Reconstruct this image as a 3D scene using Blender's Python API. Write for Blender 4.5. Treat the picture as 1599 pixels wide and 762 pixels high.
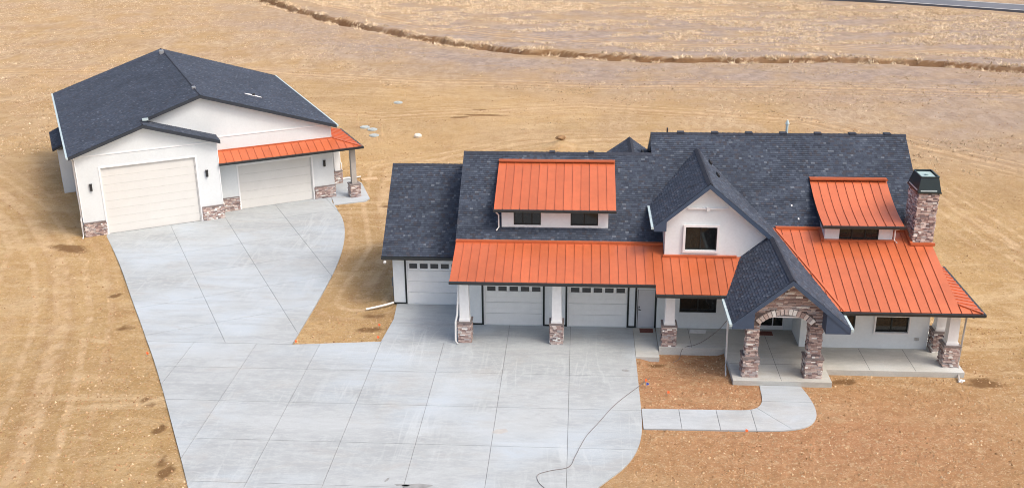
import bpy, math, random
import numpy as np
from mathutils import Vector, Matrix

for o in list(bpy.data.objects): bpy.data.objects.remove(o)
SC = bpy.context.scene
COL = SC.collection
rnd = random.Random(7)

# ------------------------------------------------------------------ camera
CAMZ = 22.0
def cam_axes(yaw, pitch, roll):
    cy, sy = math.cos(yaw), math.sin(yaw); cp, sp = math.cos(pitch), math.sin(pitch)
    fwd = Vector((sy*cp, cy*cp, -sp)); r = Vector((cy, -sy, 0)); u = r.cross(fwd)
    return r*math.cos(roll)+u*math.sin(roll), u*math.cos(roll)-r*math.sin(roll), fwd
R_, U_, F_ = cam_axes(math.radians(-3.79757), math.radians(20.55729), math.radians(-0.50366))
cd = bpy.data.cameras.new('camera'); cam = bpy.data.objects.new('camera', cd); COL.objects.link(cam)
cam.matrix_world = Matrix(((R_.x, U_.x, -F_.x, 0), (R_.y, U_.y, -F_.y, 0), (R_.z, U_.z, -F_.z, CAMZ), (0, 0, 0, 1)))
cd.sensor_width = 36; cd.sensor_fit = 'HORIZONTAL'; cd.lens = 36*1638.66/1599; cd.clip_end = 6000; cd.clip_start = 1
SC.camera = cam

# ------------------------------------------------------------------ world, sun, exposure
SUN_EL, SUN_AZ = math.radians(55), math.radians(116)      # azimuth clockwise from +Y
w = bpy.data.worlds.new('World'); SC.world = w; w.use_nodes = True
nt = w.node_tree; sky = nt.nodes.new('ShaderNodeTexSky'); sky.sky_type = 'NISHITA'; sky.sun_disc = False
sky.sun_elevation = SUN_EL; sky.sun_rotation = SUN_AZ; sky.dust_density = 7.0; sky.air_density = 1.0; sky.ozone_density = 1.0
nt.links.new(sky.outputs[0], nt.nodes['Background'].inputs[0]); nt.nodes['Background'].inputs[1].default_value = 0.15
sl = bpy.data.lights.new('sun', 'SUN'); sl.energy = 0.75; sl.angle = math.radians(14); sl.color = (1, .96, .90)
sun = bpy.data.objects.new('sun', sl); COL.objects.link(sun)
sd = Vector((math.sin(SUN_AZ)*math.cos(SUN_EL), math.cos(SUN_AZ)*math.cos(SUN_EL), math.sin(SUN_EL)))
sun.rotation_euler = sd.to_track_quat('Z', 'Y').to_euler(); sun.location = (30, 10, 60)
SC.view_settings.view_transform = 'Standard'; SC.view_settings.look = 'None'; SC.view_settings.gamma = 1
SC.view_settings.exposure = 0.74; SC.view_settings.use_curve_mapping = False
SC.cycles.pixel_filter_type = 'BLACKMAN_HARRIS'; SC.cycles.filter_width = 1.0

# ------------------------------------------------------------------ materials
MATS = {}
def mat(name, col, rough=.7, spec=.4, metal=0, noise=None, bump=None, attr=None, objrand=0, coat=0, noise2=None):
    """noise=(scale, amount[, detail]); bump=(scale, strength, distance); attr multiplies the base by a colour attribute"""
    m = bpy.data.materials.new(name); m.use_nodes = True; MATS[name] = m
    n = m.node_tree.nodes; L = m.node_tree.links; b = n['Principled BSDF']
    b.inputs['Roughness'].default_value = rough; b.inputs['Specular IOR Level'].default_value = spec
    b.inputs['Metallic'].default_value = metal; b.inputs['Coat Weight'].default_value = coat
    geo = n.new('ShaderNodeNewGeometry')
    rgb = n.new('ShaderNodeRGB'); rgb.outputs[0].default_value = (*col, 1); out = rgb.outputs[0]
    if attr:
        a = n.new('ShaderNodeVertexColor'); a.layer_name = attr; out = a.outputs[0]
    def mult(src, fac):
        mx = n.new('ShaderNodeMix'); mx.data_type = 'RGBA'; mx.blend_type = 'MULTIPLY'; mx.inputs[0].default_value = 1
        L.new(src, mx.inputs[6]); L.new(fac, mx.inputs[7]); return mx.outputs[2]
    for ns in (noise, noise2):
        if ns:
            t = n.new('ShaderNodeTexNoise'); t.inputs['Scale'].default_value = ns[0]; t.inputs['Detail'].default_value = ns[2] if len(ns) > 2 else 5
            t.inputs['Roughness'].default_value = .6
            L.new(geo.outputs['Position'], t.inputs['Vector'])
            r = n.new('ShaderNodeMapRange'); r.inputs[1].default_value = .25; r.inputs[2].default_value = .75
            r.inputs[3].default_value = 1-ns[1]; r.inputs[4].default_value = 1+ns[1]; L.new(t.outputs[0], r.inputs[0])
            out = mult(out, r.outputs[0])
    if objrand:
        oi = n.new('ShaderNodeObjectInfo'); r = n.new('ShaderNodeMapRange'); r.inputs[3].default_value = 1-objrand; r.inputs[4].default_value = 1+objrand
        L.new(oi.outputs['Random'], r.inputs[0]); out = mult(out, r.outputs[0])
    L.new(out, b.inputs['Base Color'])
    if bump:
        t = n.new('ShaderNodeTexNoise'); t.inputs['Scale'].default_value = bump[0]; t.inputs['Detail'].default_value = 4
        L.new(geo.outputs['Position'], t.inputs['Vector'])
        bp = n.new('ShaderNodeBump'); bp.inputs['Strength'].default_value = bump[1]; bp.inputs['Distance'].default_value = bump[2]
        L.new(t.outputs[0], bp.inputs['Height']); L.new(bp.outputs[0], b.inputs['Normal'])
    return m
mat('stucco', (.70, .75, .77), .85, .2, noise=(.9, .05), noise2=(9, .04), bump=(40, .25, .01))
mat('stucco_shop', (.60, .635, .65), .85, .2, noise=(.7, .05), noise2=(9, .035), bump=(40, .25, .01))
mat('white_trim', (.74, .75, .755), .55, .3, noise=(3, .04))
mat('white_paint', (.78, .79, .79), .5, .35, noise=(4, .05))
mat('garage_door', (.77, .79, .785), .5, .35, noise=(2.5, .04), noise2=(14, .02))
mat('shop_door', (.60, .598, .575), .5, .35, noise=(1.2, .03), noise2=(11, .02))
mat('entry_door', (.60, .61, .63), .45, .35, noise=(4, .04))
mat('dark_trim', (.012, .018, .019), .5, .4, noise=(6, .2))
mat('fascia_blue', (.048, .075, .125), .5, .4, noise=(3, .12))
mat('fascia_dark', (.028, .034, .045), .5, .4, noise=(3, .15))
mat('gutter_light', (.42, .52, .54), .35, .5, noise=(6, .12))
mat('gutter_dark', (.022, .026, .028), .35, .5, noise=(6, .2))
mat('shingle', (.045, .05, .065), .9, .25, attr='Col', noise=(.55, .22, 3), noise2=(26, .18, 2), bump=(70, .3, .01))
mat('shingle_cap', (.036, .042, .058), .9, .25, noise=(7, .3), bump=(70, .3, .01))
mat('roof_deck', (.022, .026, .034), .95, .2, noise=(2, .2))
mat('orange_metal', (.50, .13, .052), .36, .5, metal=.25, noise=(.45, .14, 6), noise2=(3, .06), objrand=.07, coat=.2, bump=(2.2, .12, .02))
mat('stone', (.3, .25, .22), .85, .3, attr='Col', noise=(30, .22), bump=(45, .6, .02))
mat('mortar', (.15, .12, .112), .95, .2, noise=(25, .2))
mat('cap_stone', (.19, .165, .16), .85, .3, noise=(18, .2), bump=(30, .5, .01))
mat('post_wood', (.36, .34, .315), .8, .3, noise=(3, .1), noise2=(25, .1), bump=(30, .3, .01))
mat('chimney_metal', (.012, .022, .024), .3, .5, noise=(5, .2))
mat('chimney_inner', (.30, .40, .39), .5, .4, noise=(8, .15))
mat('black_metal', (.02, .02, .022), .4, .5)
mat('steel', (.45, .46, .47), .35, .5, metal=.6, noise=(12, .15))
mat('glass', (.012, .014, .014), .06, .5, noise=(1.6, .5))
mat('pane_shade', (.03, .033, .036), .12, .5, noise=(2, .3))
mat('asphalt', (.125, .134, .155), .9, .3, noise=(.4, .12), noise2=(8, .08))
mat('road_paint', (.62, .62, .58), .7, .3, noise=(3, .15))
mat('straw', (.52, .39, .225), .9, .2, attr='Col')
mat('clod', (.4, .28, .17), .95, .2, attr='Col')
mat('board_worn', (.46, .33, .2), .9, .2, noise=(4, .25))
mat('soil_brown', (.27, .165, .085), .95, .2, noise=(5, .4), bump=(8, .8, .08))
mat('stake_wood', (.62, .45, .27), .8, .3, noise=(20, .15))
mat('lid_grey', (.36, .40, .40), .8, .3, noise=(6, .1))
mat('rock_white', (.66, .62, .55), .85, .3, noise=(6, .15), bump=(9, .6, .05))
mat('flag_orange', (.8, .17, .05), .6, .3)
mat('flag_blue', (.05, .09, .4), .6, .3)
mat('cable', (.15, .13, .13), .6, .3)
mat('pvc', (.74, .74, .72), .4, .4, noise=(5, .06))
mat('mat_red', (.17, .075, .06), .95, .1, noise=(20, .3))
mat('paper', (.7, .7, .7), .8, .2, noise=(7, .1))
mat('meter_grey', (.13, .15, .16), .5, .4, noise=(8, .15))
mat('yellow', (.75, .45, .05), .5, .4)

def concrete(name, base, streak, warm=0):
    m = bpy.data.materials.new(name); m.use_nodes = True; MATS[name] = m
    n = m.node_tree.nodes; L = m.node_tree.links; b = n['Principled BSDF']
    b.inputs['Roughness'].default_value = .72; b.inputs['Specular IOR Level'].default_value = .3
    geo = n.new('ShaderNodeNewGeometry'); oi = n.new('ShaderNodeObjectInfo')
    def tex(scale, det, sx=1, sy=1, rot=0, dist=0, rough=.6):
        mp = n.new('ShaderNodeMapping'); mp.inputs['Scale'].default_value = (sx, sy, 1); mp.inputs['Rotation'].default_value = (0, 0, rot)
        L.new(geo.outputs['Position'], mp.inputs[0])
        t = n.new('ShaderNodeTexNoise'); t.inputs['Scale'].default_value = scale; t.inputs['Detail'].default_value = det
        t.inputs['Distortion'].default_value = dist; t.inputs['Roughness'].default_value = rough
        L.new(mp.outputs[0], t.inputs['Vector']); return t.outputs[0]
    def rng(src, a, bb, c, d):
        r = n.new('ShaderNodeMapRange'); r.inputs[1].default_value = a; r.inputs[2].default_value = bb; r.inputs[3].default_value = c; r.inputs[4].default_value = d
        L.new(src, r.inputs[0]); return r.outputs[0]
    def mix(f, a, bcol, mode='MIX'):
        mx = n.new('ShaderNodeMix'); mx.data_type = 'RGBA'; mx.blend_type = mode
        for i, s in ((0, f), (6, a), (7, bcol)):
            if hasattr(s, 'default_value'): L.new(s, mx.inputs[i])
            else: mx.inputs[i].default_value = s if i == 0 else (*s, 1)
        return mx.outputs[2]
    c = mix(rng(tex(.22, 5), .42, .58, 0, 1), base, tuple(x*k for x, k in zip(base, (.84, .85, .85))))
    c = mix(rng(tex(1.1, 8, .7, 1.2, 0, .6, .72), .46, .62, 0, .6), c, tuple(x*.80 for x in base))
    c = mix(rng(tex(.13, 3), .46, .6, 0, .85), c, (base[0]*1.06, base[1]*1.13, base[2]*1.22))
    c = mix(rng(tex(.42, 6, .6, 1.4, .3, 1.0), .54, .68, 0, .6), c, (base[0]*.93, base[1]*.86, base[2]*.8))
    c = mix(rng(tex(.9, 7, .18, 1.3, .06, .4, .7), .48, .64, 0, .6), c, tuple(x*.77 for x in base))
    c = mix(rng(tex(.35, 4, .25, 1.2, -.04, .3), .52, .7, 0, .4), c, tuple(min(1, x*1.16) for x in base))
    c = mix(rng(tex(3.5, 8, .5, 1.5, 0, .6, .8), .48, .6, 0, .4), c, tuple(min(1, x*1.2) for x in base))
    # pale broom swirls and dusty tyre streaks, thin ridged lines
    for sc, sx, sy, rot, d, amt in ((.5, 1.2, .5, .1, 1.6, .2), (.35, 2.6, .25, -.2, .6, .34), (.8, .4, 1.8, .1, .8, .2)):
        t = tex(sc, 4, sx, sy, rot, d, .5)
        a = rng(t, .47, .5, 0, 1); bb = rng(t, .5, .53, 1, 0)
        mu = n.new('ShaderNodeMath'); mu.operation = 'MULTIPLY'; L.new(a, mu.inputs[0]); L.new(bb, mu.inputs[1])
        ms = n.new('ShaderNodeMath'); ms.operation = 'MULTIPLY'; L.new(mu.outputs[0], ms.inputs[0])
        L.new(rng(tex(.22, 2), .45, .65, 0, amt*streak), ms.inputs[1])
        c = mix(ms.outputs[0], c, tuple(min(1, x*1.35) for x in base))
    c = mix(rng(tex(18, 5), .45, .62, .0, .25), c, tuple(x*.75 for x in base))
    c = mix(1.0, c, rng(oi.outputs['Random'], 0, 1, .975, 1.025), 'MULTIPLY')
    L.new(c, b.inputs['Base Color'])
    bp = n.new('ShaderNodeBump'); bp.inputs['Strength'].default_value = .25; bp.inputs['Distance'].default_value = .01
    L.new(tex(35, 4), bp.inputs['Height']); L.new(bp.outputs[0], b.inputs['Normal'])
concrete('concrete', (.352, .378, .388), 1.0)
concrete('concrete_porch', (.45, .445, .41), .35)
concrete('concrete_walk', (.375, .398, .41), .4)
mat('joint', (.17, .175, .175), .95, .2, noise=(6, .25))
mat('stain', (.235, .24, .24), .75, .3, noise=(3, .25))
mat('stain_pale', (.375, .37, .355), .75, .3, noise=(5, .15))

def soil():
    m = bpy.data.materials.new('soil'); m.use_nodes = True; MATS['soil'] = m
    n = m.node_tree.nodes; L = m.node_tree.links; b = n['Principled BSDF']
    b.inputs['Roughness'].default_value = .95; b.inputs['Specular IOR Level'].default_value = .15
    geo = n.new('ShaderNodeNewGeometry')
    z = n.new('ShaderNodeVertexColor'); z.layer_name = 'Zone'; sp = n.new('ShaderNodeSeparateColor'); L.new(z.outputs[0], sp.inputs[0])
    z2 = n.new('ShaderNodeVertexColor'); z2.layer_name = 'Zone2'; sp2 = n.new('ShaderNodeSeparateColor'); L.new(z2.outputs[0], sp2.inputs[0])
    td = n.new('ShaderNodeAttribute'); td.attribute_name = 'track'
    def tex(scale, det, sx=1, sy=1, rot=0, dist=0, rough=.6):
        mp = n.new('ShaderNodeMapping'); mp.inputs['Scale'].default_value = (sx, sy, 1); mp.inputs['Rotation'].default_value = (0, 0, rot)
        L.new(geo.outputs['Position'], mp.inputs[0])
        t = n.new('ShaderNodeTexNoise'); t.inputs['Scale'].default_value = scale; t.inputs['Detail'].default_value = det
        t.inputs['Distortion'].default_value = dist; t.inputs['Roughness'].default_value = rough
        L.new(mp.outputs[0], t.inputs['Vector']); return t.outputs[0]
    def rng(src, a, bb, c, d):
        r = n.new('ShaderNodeMapRange'); r.inputs[1].default_value = a; r.inputs[2].default_value = bb; r.inputs[3].default_value = c; r.inputs[4].default_value = d
        L.new(src, r.inputs[0]); return r.outputs[0]
    def mul(a, bb):
        mu = n.new('ShaderNodeMath'); mu.operation = 'MULTIPLY'
        for i, s in ((0, a), (1, bb)):
            if hasattr(s, 'default_value'): L.new(s, mu.inputs[i])
            else: mu.inputs[i].default_value = s
        return mu.outputs[0]
    def mix(f, a, bcol, mode='MIX'):
        mx = n.new('ShaderNodeMix'); mx.data_type = 'RGBA'; mx.blend_type = mode
        for i, s in ((0, f), (6, a), (7, bcol)):
            if hasattr(s, 'default_value'): L.new(s, mx.inputs[i])
            else: mx.inputs[i].default_value = s if i == 0 else (*s, 1)
        return mx.outputs[2]
    c = mix(rng(tex(.09, 5), .42, .6, 0, 1), (.435, .29, .135), (.355, .232, .102))
    c = mix(rng(tex(.6, 9, rough=.75), .46, .6, 0, .6), c, (.48, .345, .18))
    c = mix(rng(tex(.33, 9, 1, 1, .4, 1.0, .7), .52, .64, 0, .5), c, (.325, .195, .085))
    c = mix(rng(tex(.055, 7, .9, 1.1, .3, .8), .47, .6, 0, .5), c, (.31, .198, .088))
    # redder soil near the house front
    c = mix(mul(sp2.outputs[0], .95), c, mix(rng(tex(2.2, 6), .35, .7, 0, 1), (.415, .222, .118), (.31, .155, .075)))
    # straw-coloured, grazed ground
    st = mix(rng(tex(1.0, 9, 1.4, .6, .2, .6, .78), .44, .58, 0, 1), (.335, .238, .15), (.50, .39, .262))
    st = mix(rng(tex(.09, 3, .5, 1.4, .1), .45, .65, 0, .6), st, (.36, .252, .175))
    c = mix(mul(sp.outputs[0], rng(tex(.2, 6, 1, .8, .0, .5), .38, .58, .25, 1)), c, st)
    # grey-mauve compacted soil
    gm = mix(rng(tex(.8, 8, 1.1, .7, .0, .5, .75), .42, .6, 0, 1), (.25, .20, .175), (.37, .305, .262))
    c = mix(mul(sp.outputs[1], rng(tex(.16, 5, .8, 1.0), .36, .55, .4, 1)), c, gm)
    # bare soil weight
    nr = n.new('ShaderNodeMath'); nr.operation = 'SUBTRACT'; nr.inputs[0].default_value = 1; nr.use_clamp = True
    ad0 = n.new('ShaderNodeMath'); ad0.operation = 'ADD'; L.new(mul(sp.outputs[0], .75), ad0.inputs[0]); L.new(mul(sp.outputs[1], .85), ad0.inputs[1]); L.new(ad0.outputs[0], nr.inputs[1]); nr = nr.outputs[0]
    # graded pale drag marks
    c = mix(mul(rng(tex(.3, 8, .45, 1.6, .45, 1.2, .65), .5, .64, 0, .7), mul(nr, sp2.outputs[1])), c, (.53, .40, .24))
    c = mix(mul(rng(tex(.24, 8, .5, 1.5, -.5, 1.2, .65), .54, .66, 0, .5), sp2.outputs[1]), c, (.33, .215, .105))
    # tyre tracks follow the track distance
    wv = n.new('ShaderNodeMath'); wv.operation = 'SINE'; L.new(mul(td.outputs['Fac'], 6.0), wv.inputs[0])
    tr = mul(rng(wv.outputs[0], .2, .9, 0, 1), rng(td.outputs['Fac'], 1.2, 3.6, 1, 0))
    c = mix(mul(mul(tr, .8), rng(tex(1.1, 5), .4, .6, .1, 1)), c, (.55, .40, .245))
    wv2 = n.new('ShaderNodeMath'); wv2.operation = 'SINE'; L.new(mul(td.outputs['Fac'], 3.1), wv2.inputs[0])
    c = mix(mul(mul(rng(wv2.outputs[0], .5, 1, 0, 1), rng(td.outputs['Fac'], 1.5, 5, .5, 0)), rng(tex(.8, 4), .4, .6, 0, 1)), c, (.31, .185, .09))
    c = mix(mul(nr, rng(tex(2.6, 8, .9, 1.1, .2, .5, .8), .53, .62, 0, .5)), c, (.53, .405, .245))
    c = mix(rng(tex(3.4, 8, 1, 1, 0, .4, .8), .55, .63, 0, .6), c, (.27, .165, .075))
    c = mix(mul(nr, rng(tex(11, 4, rough=.7), .56, .64, 0, .55)), c, (.60, .46, .30))
    c = mix(rng(tex(13, 4, rough=.7), .58, .66, 0, .5), c, (.22, .125, .058))
    vo = n.new('ShaderNodeTexVoronoi'); vo.inputs['Scale'].default_value = 3.2; L.new(geo.outputs['Position'], vo.inputs['Vector'])
    c = mix(mul(rng(vo.outputs['Distance'], .05, .16, .5, 0), rng(tex(.5, 2), .45, .6, 0, 1)), c, (.62, .50, .36))
    # cut bank of the ditch and wet soil
    c = mix(sp2.outputs[2], c, mix(rng(tex(.9, 5), .35, .65, 0, 1), (.12, .06, .027), (.21, .115, .055)))
    c = mix(rng(mul(sp.outputs[2], rng(tex(1.6, 4), .3, .7, .7, 1.25)), .35, .6, 0, .85), c, (.155, .082, .034))
    L.new(c, b.inputs['Base Color'])
    bp = n.new('ShaderNodeBump'); bp.inputs['Strength'].default_value = 1; bp.inputs['Distance'].default_value = .22
    ad = n.new('ShaderNodeMath'); ad.operation = 'ADD'; L.new(tex(1.6, 7, rough=.7), ad.inputs[0]); L.new(mul(tex(6, 6, rough=.75), .5), ad.inputs[1])
    L.new(ad.outputs[0], bp.inputs['Height']); L.new(bp.outputs[0], b.inputs['Normal'])
soil()

# ------------------------------------------------------------------ mesh helpers
def empty(name, loc=(0, 0, 0), rz=0, parent=None):
    o = bpy.data.objects.new(name, None); COL.objects.link(o); o.location = loc; o.rotation_euler = (0, 0, rz); o.empty_display_size = .5
    o.parent = parent; return o
def tag(o, label=None, cat=None, group=None, kind=None):
    if label: o['label'] = label
    if cat: o['category'] = cat
    if group: o['group'] = group
    if kind: o['kind'] = kind
    return o
class MB:
    def __init__(s): s.v = []; s.f = []; s.m = []; s.c = []
    def poly(s, pts, m=0, c=None):
        i = len(s.v); s.v += [tuple(p) for p in pts]; s.f.append(tuple(range(i, i+len(pts)))); s.m.append(m); s.c.append(c)
    def box(s, x0, x1, y0, y1, z0, z1, m=0, c=None):
        s.hexa([(x0, y0, z0), (x1, y0, z0), (x1, y1, z0), (x0, y1, z0), (x0, y0, z1), (x1, y0, z1), (x1, y1, z1), (x0, y1, z1)], m, c)
    def hexa(s, p, m=0, c=None):
        i = len(s.v); s.v += [tuple(q) for q in p]
        for q in ((3, 2, 1, 0), (4, 5, 6, 7), (0, 1, 5, 4), (1, 2, 6, 5), (2, 3, 7, 6), (3, 0, 4, 7)):
            s.f.append(tuple(i+k for k in q)); s.m.append(m); s.c.append(c)
    def prism(s, a, b, m=0, ms=None, mb=None, c=None):
        """a, b: matching rings; a seen face, b far face"""
        i = len(s.v); k = len(a); s.v += [tuple(p) for p in a]+[tuple(p) for p in b]
        s.f.append(tuple(range(i, i+k))); s.m.append(m); s.c.append(c)
        s.f.append(tuple(range(i+2*k-1, i+k-1, -1))); s.m.append(m if mb is None else mb); s.c.append(c)
        for j in range(k):
            q = (j+1) % k
            s.f.append((i+q, i+j, i+k+j, i+k+q)); s.m.append(m if ms is None else ms); s.c.append(c)
    def xz(s, pts, y0, y1, m=0, ms=None): s.prism([(x, y0, z) for x, z in pts], [(x, y1, z) for x, z in pts], m, ms)
    def yz(s, pts, x0, x1, m=0): s.prism([(x0, y, z) for y, z in pts], [(x1, y, z) for y, z in pts], m)
    def xy(s, pts, z0, z1, m=0): s.prism([(x, y, z1) for x, y in pts], [(x, y, z0) for x, y in pts], m)
    def bar(s, p, q, w, h=None, m=0):
        p = Vector(p); q = Vector(q); h = w if h is None else h; d = (q-p).normalized()
        up = Vector((0, 0, 1)) if abs(d.z) < .95 else Vector((0, 1, 0))
        a = d.cross(up).normalized()*w/2; b = a.cross(d).normalized()*h/2
        s.hexa([p-a-b, p+a-b, p+a+b, p-a+b, q-a-b, q+a-b, q+a+b, q-a+b], m)
    def tube(s, path, r, n=8, m=0, r2=None):
        path = [Vector(p) for p in path]; rings = []
        for i, p in enumerate(path):
            d = (path[min(i+1, len(path)-1)]-path[max(i-1, 0)]).normalized()
            up = Vector((0, 0, 1)) if abs(d.z) < .9 else Vector((0, 1, 0))
            a = d.cross(up).normalized(); b = a.cross(d)
            rr = r if r2 is None else r+(r2-r)*i/(len(path)-1)
            k = len(s.v); s.v += [tuple(p+a*rr*math.cos(t*2*math.pi/n)+b*rr*math.sin(t*2*math.pi/n)) for t in range(n)]; rings.append(k)
        for k0, k1 in zip(rings, rings[1:]):
            for t in range(n):
                u = (t+1) % n; s.f.append((k0+t, k0+u, k1+u, k1+t)); s.m.append(m); s.c.append(None)
        for k, rev in ((rings[0], True), (rings[-1], False)):
            f = tuple(range(k, k+n)); s.f.append(f[::-1] if rev else f); s.m.append(m); s.c.append(None)
    def build(s, name, mats, parent=None, fix=True, kind=None):
        me = bpy.data.meshes.new(name); me.from_pydata(s.v, [], s.f)
        for x in ([mats] if isinstance(mats, str) else mats): me.materials.append(MATS[x])
        me.polygons.foreach_set('material_index', s.m)
        if any(c is not None for c in s.c):
            a = me.color_attributes.new('Col', 'FLOAT_COLOR', 'CORNER'); arr = []
            for f, c in zip(s.f, s.c): arr += list((*(c or (.3, .3, .3)), 1))*len(f)
            a.data.foreach_set('color', arr)
        me.update()
        if fix:
            import bmesh
            bm = bmesh.new(); bm.from_mesh(me); bmesh.ops.recalc_face_normals(bm, faces=bm.faces); bm.to_mesh(me); bm.free()
        o = bpy.data.objects.new(name, me); COL.objects.link(o)
        if parent is not None:
            o.parent = parent
            if parent.type == 'EMPTY' and parent.parent is None and parent.get('world_parts'): o.location = -Vector(parent.location)
        if kind: o['kind'] = kind
        return o
def clip(poly, inside):
    """poly 2D list, inside: list of (a,b,c) keep a*x+b*y+c>=0"""
    for a, b, c in inside:
        out = []; k = len(poly)
        for i in range(k):
            p, q = poly[i], poly[(i+1) % k]; dp = a*p[0]+b*p[1]+c; dq = a*q[0]+b*q[1]+c
            if dp >= 0: out.append(p)
            if (dp > 0 > dq) or (dp < 0 < dq):
                t = dp/(dp-dq); out.append((p[0]+t*(q[0]-p[0]), p[1]+t*(q[1]-p[1])))
        poly = out
        if len(poly) < 3: return []
    res = []
    for p in poly:
        if not res or abs(p[0]-res[-1][0])+abs(p[1]-res[-1][1]) > 1e-5: res.append(p)
    if len(res) > 1 and abs(res[0][0]-res[-1][0])+abs(res[0][1]-res[-1][1]) < 1e-5: res.pop()
    return res if len(res) > 2 else []
def area(p): return .5*sum(p[i][0]*p[(i+1) % len(p)][1]-p[(i+1) % len(p)][0]*p[i][1] for i in range(len(p)))
def planes(poly):
    if area(poly) < 0: poly = poly[::-1]
    out = []
    for i in range(len(poly)):
        p, q = poly[i], poly[(i+1) % len(poly)]; a, b = -(q[1]-p[1]), q[0]-p[0]; l = math.hypot(a, b)
        if l > 1e-6: out.append((a/l, b/l, -(a*p[0]+b*p[1])/l))
    return out
def rect(x0, x1, y0, y1): return [(x0, y0), (x1, y0), (x1, y1), (x0, y1)]

def frame_of(poly):
    P = [Vector(p) for p in poly]; n = Vector((0, 0, 0))
    for i in range(len(P)): n += P[i].cross(P[(i+1) % len(P)])
    n.normalize()
    if n.z < 0: n = -n
    e = Vector((0, 0, 1)).cross(n).normalized(); s = n.cross(e)      # s points up the slope
    return P, n, e, s
SH = [((.044, .056, .08), 5), ((.051, .064, .09), 5), ((.038, .048, .07), 4), ((.05, .053, .068), 2), ((.062, .077, .104), 2), ((.095, .112, .14), .45)]
SHC = [c for c, _ in SH]; SHW = [k for _, k in SH]
def shingles(mb, poly, row=.13):
    P, n, e, s = frame_of(poly); o = P[0]
    p2 = [((p-o).dot(e), (p-o).dot(s)) for p in P]; pl = planes(p2)
    x0, x1 = min(p[0] for p in p2), max(p[0] for p in p2); y0, y1 = min(p[1] for p in p2), max(p[1] for p in p2)
    y = y0
    while y < y1:
        x = x0-rnd.random()*.3
        while x < x1:
            wd = rnd.choice((.1, .12, .14, .17, .2)); c = clip(rect(x+.003, x+wd, y, y+row*1.02), pl); col = rnd.choices(SHC, SHW)[0]; k = .85+.3*rnd.random()
            if c and abs(area(c)) > .0015:
                lift = .006 if rnd.random() < .6 else .014
                mb.poly([o+e*a+s*b+n*(.004+(lift+.012)*(1-(b-y)/(row*1.02))) for a, b in c], 0, tuple(v*k for v in col))
            x += wd
        y += row
def deck(mb, poly, th, mt=0, ms=1, mbm=2):
    mb.prism([tuple(p) for p in poly], [(p[0], p[1], p[2]-th) for p in poly], mt, ms, mbm)
def wallsheet(mb, org, u, nrm, W, z0, z1, holes, depth=.14, m=0, mr=0):
    """wall face from org along u, holes [(u0,u1,z0,z1)], reveals go back along -nrm"""
    org = Vector(org); u = Vector(u); nrm = Vector(nrm)
    us = sorted({0, W, *[h[0] for h in holes], *[h[1] for h in holes]}); zs = sorted({z0, z1, *[h[2] for h in holes], *[h[3] for h in holes]})
    P = lambda a, z, d=0: org+u*a+Vector((0, 0, z))-nrm*d
    for a, b in zip(us, us[1:]):
        for c, d in zip(zs, zs[1:]):
            if any(h[0] <= a+1e-6 and h[1] >= b-1e-6 and h[2] <= c+1e-6 and h[3] >= d-1e-6 for h in holes): continue
            mb.poly([P(a, c), P(b, c), P(b, d), P(a, d)], m)
    for h in holes:
        for (a, c), (b, d) in (((h[0], h[2]), (h[0], h[3])), ((h[1], h[2]), (h[1], h[3])), ((h[0], h[3]), (h[1], h[3])), ((h[0], h[2]), (h[1], h[2]))):
            mb.poly([P(a, c), P(b, d), P(b, d, depth), P(a, c, depth)], mr)
def window(parent, x0, x1, z0, z1, y, mull=(), frame='dark_trim', pane='glass', trim=.0, bars=0):
    """window in a wall facing -Y at depth y (glass plane)"""
    m = MB(); f = .05
    m.box(x0, x1, y-.05, y+.02, z0, z0+f); m.box(x0, x1, y-.05, y+.02, z1-f, z1); m.box(x0, x0+f, y-.05, y+.02, z0+f, z1-f); m.box(x1-f, x1, y-.05, y+.02, z0+f, z1-f)
    wobj = m.build('window', frame, parent)
    edges = [x0+f]+[v for k in mull for v in (k-.03, k+.03)]+[x1-f]
    for k in mull:
        q = MB(); q.box(k-.03, k+.03, y-.045, y+.02, z0+f, z1-f); q.build('mullion', frame, wobj)
    for a, b in zip(edges[::2], edges[1::2]):
        q = MB(); q.box(a, b, y-.008, y+.012, z0+f, z1-f); q.build('pane', pane, wobj)
        for i in range(bars):
            pass
    if trim:
        q = MB(); t = trim; yy = y-.19
        q.box(x0-t, x1+t, yy, yy+.06, z0-t, z0); q.box(x0-t, x1+t, yy, yy+.06, z1, z1+t); q.box(x0-t, x0, yy, yy+.06, z0, z1); q.box(x1, x1+t, yy, yy+.06, z0, z1)
        q.build('casing', 'white_trim', wobj)
    return wobj
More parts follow.
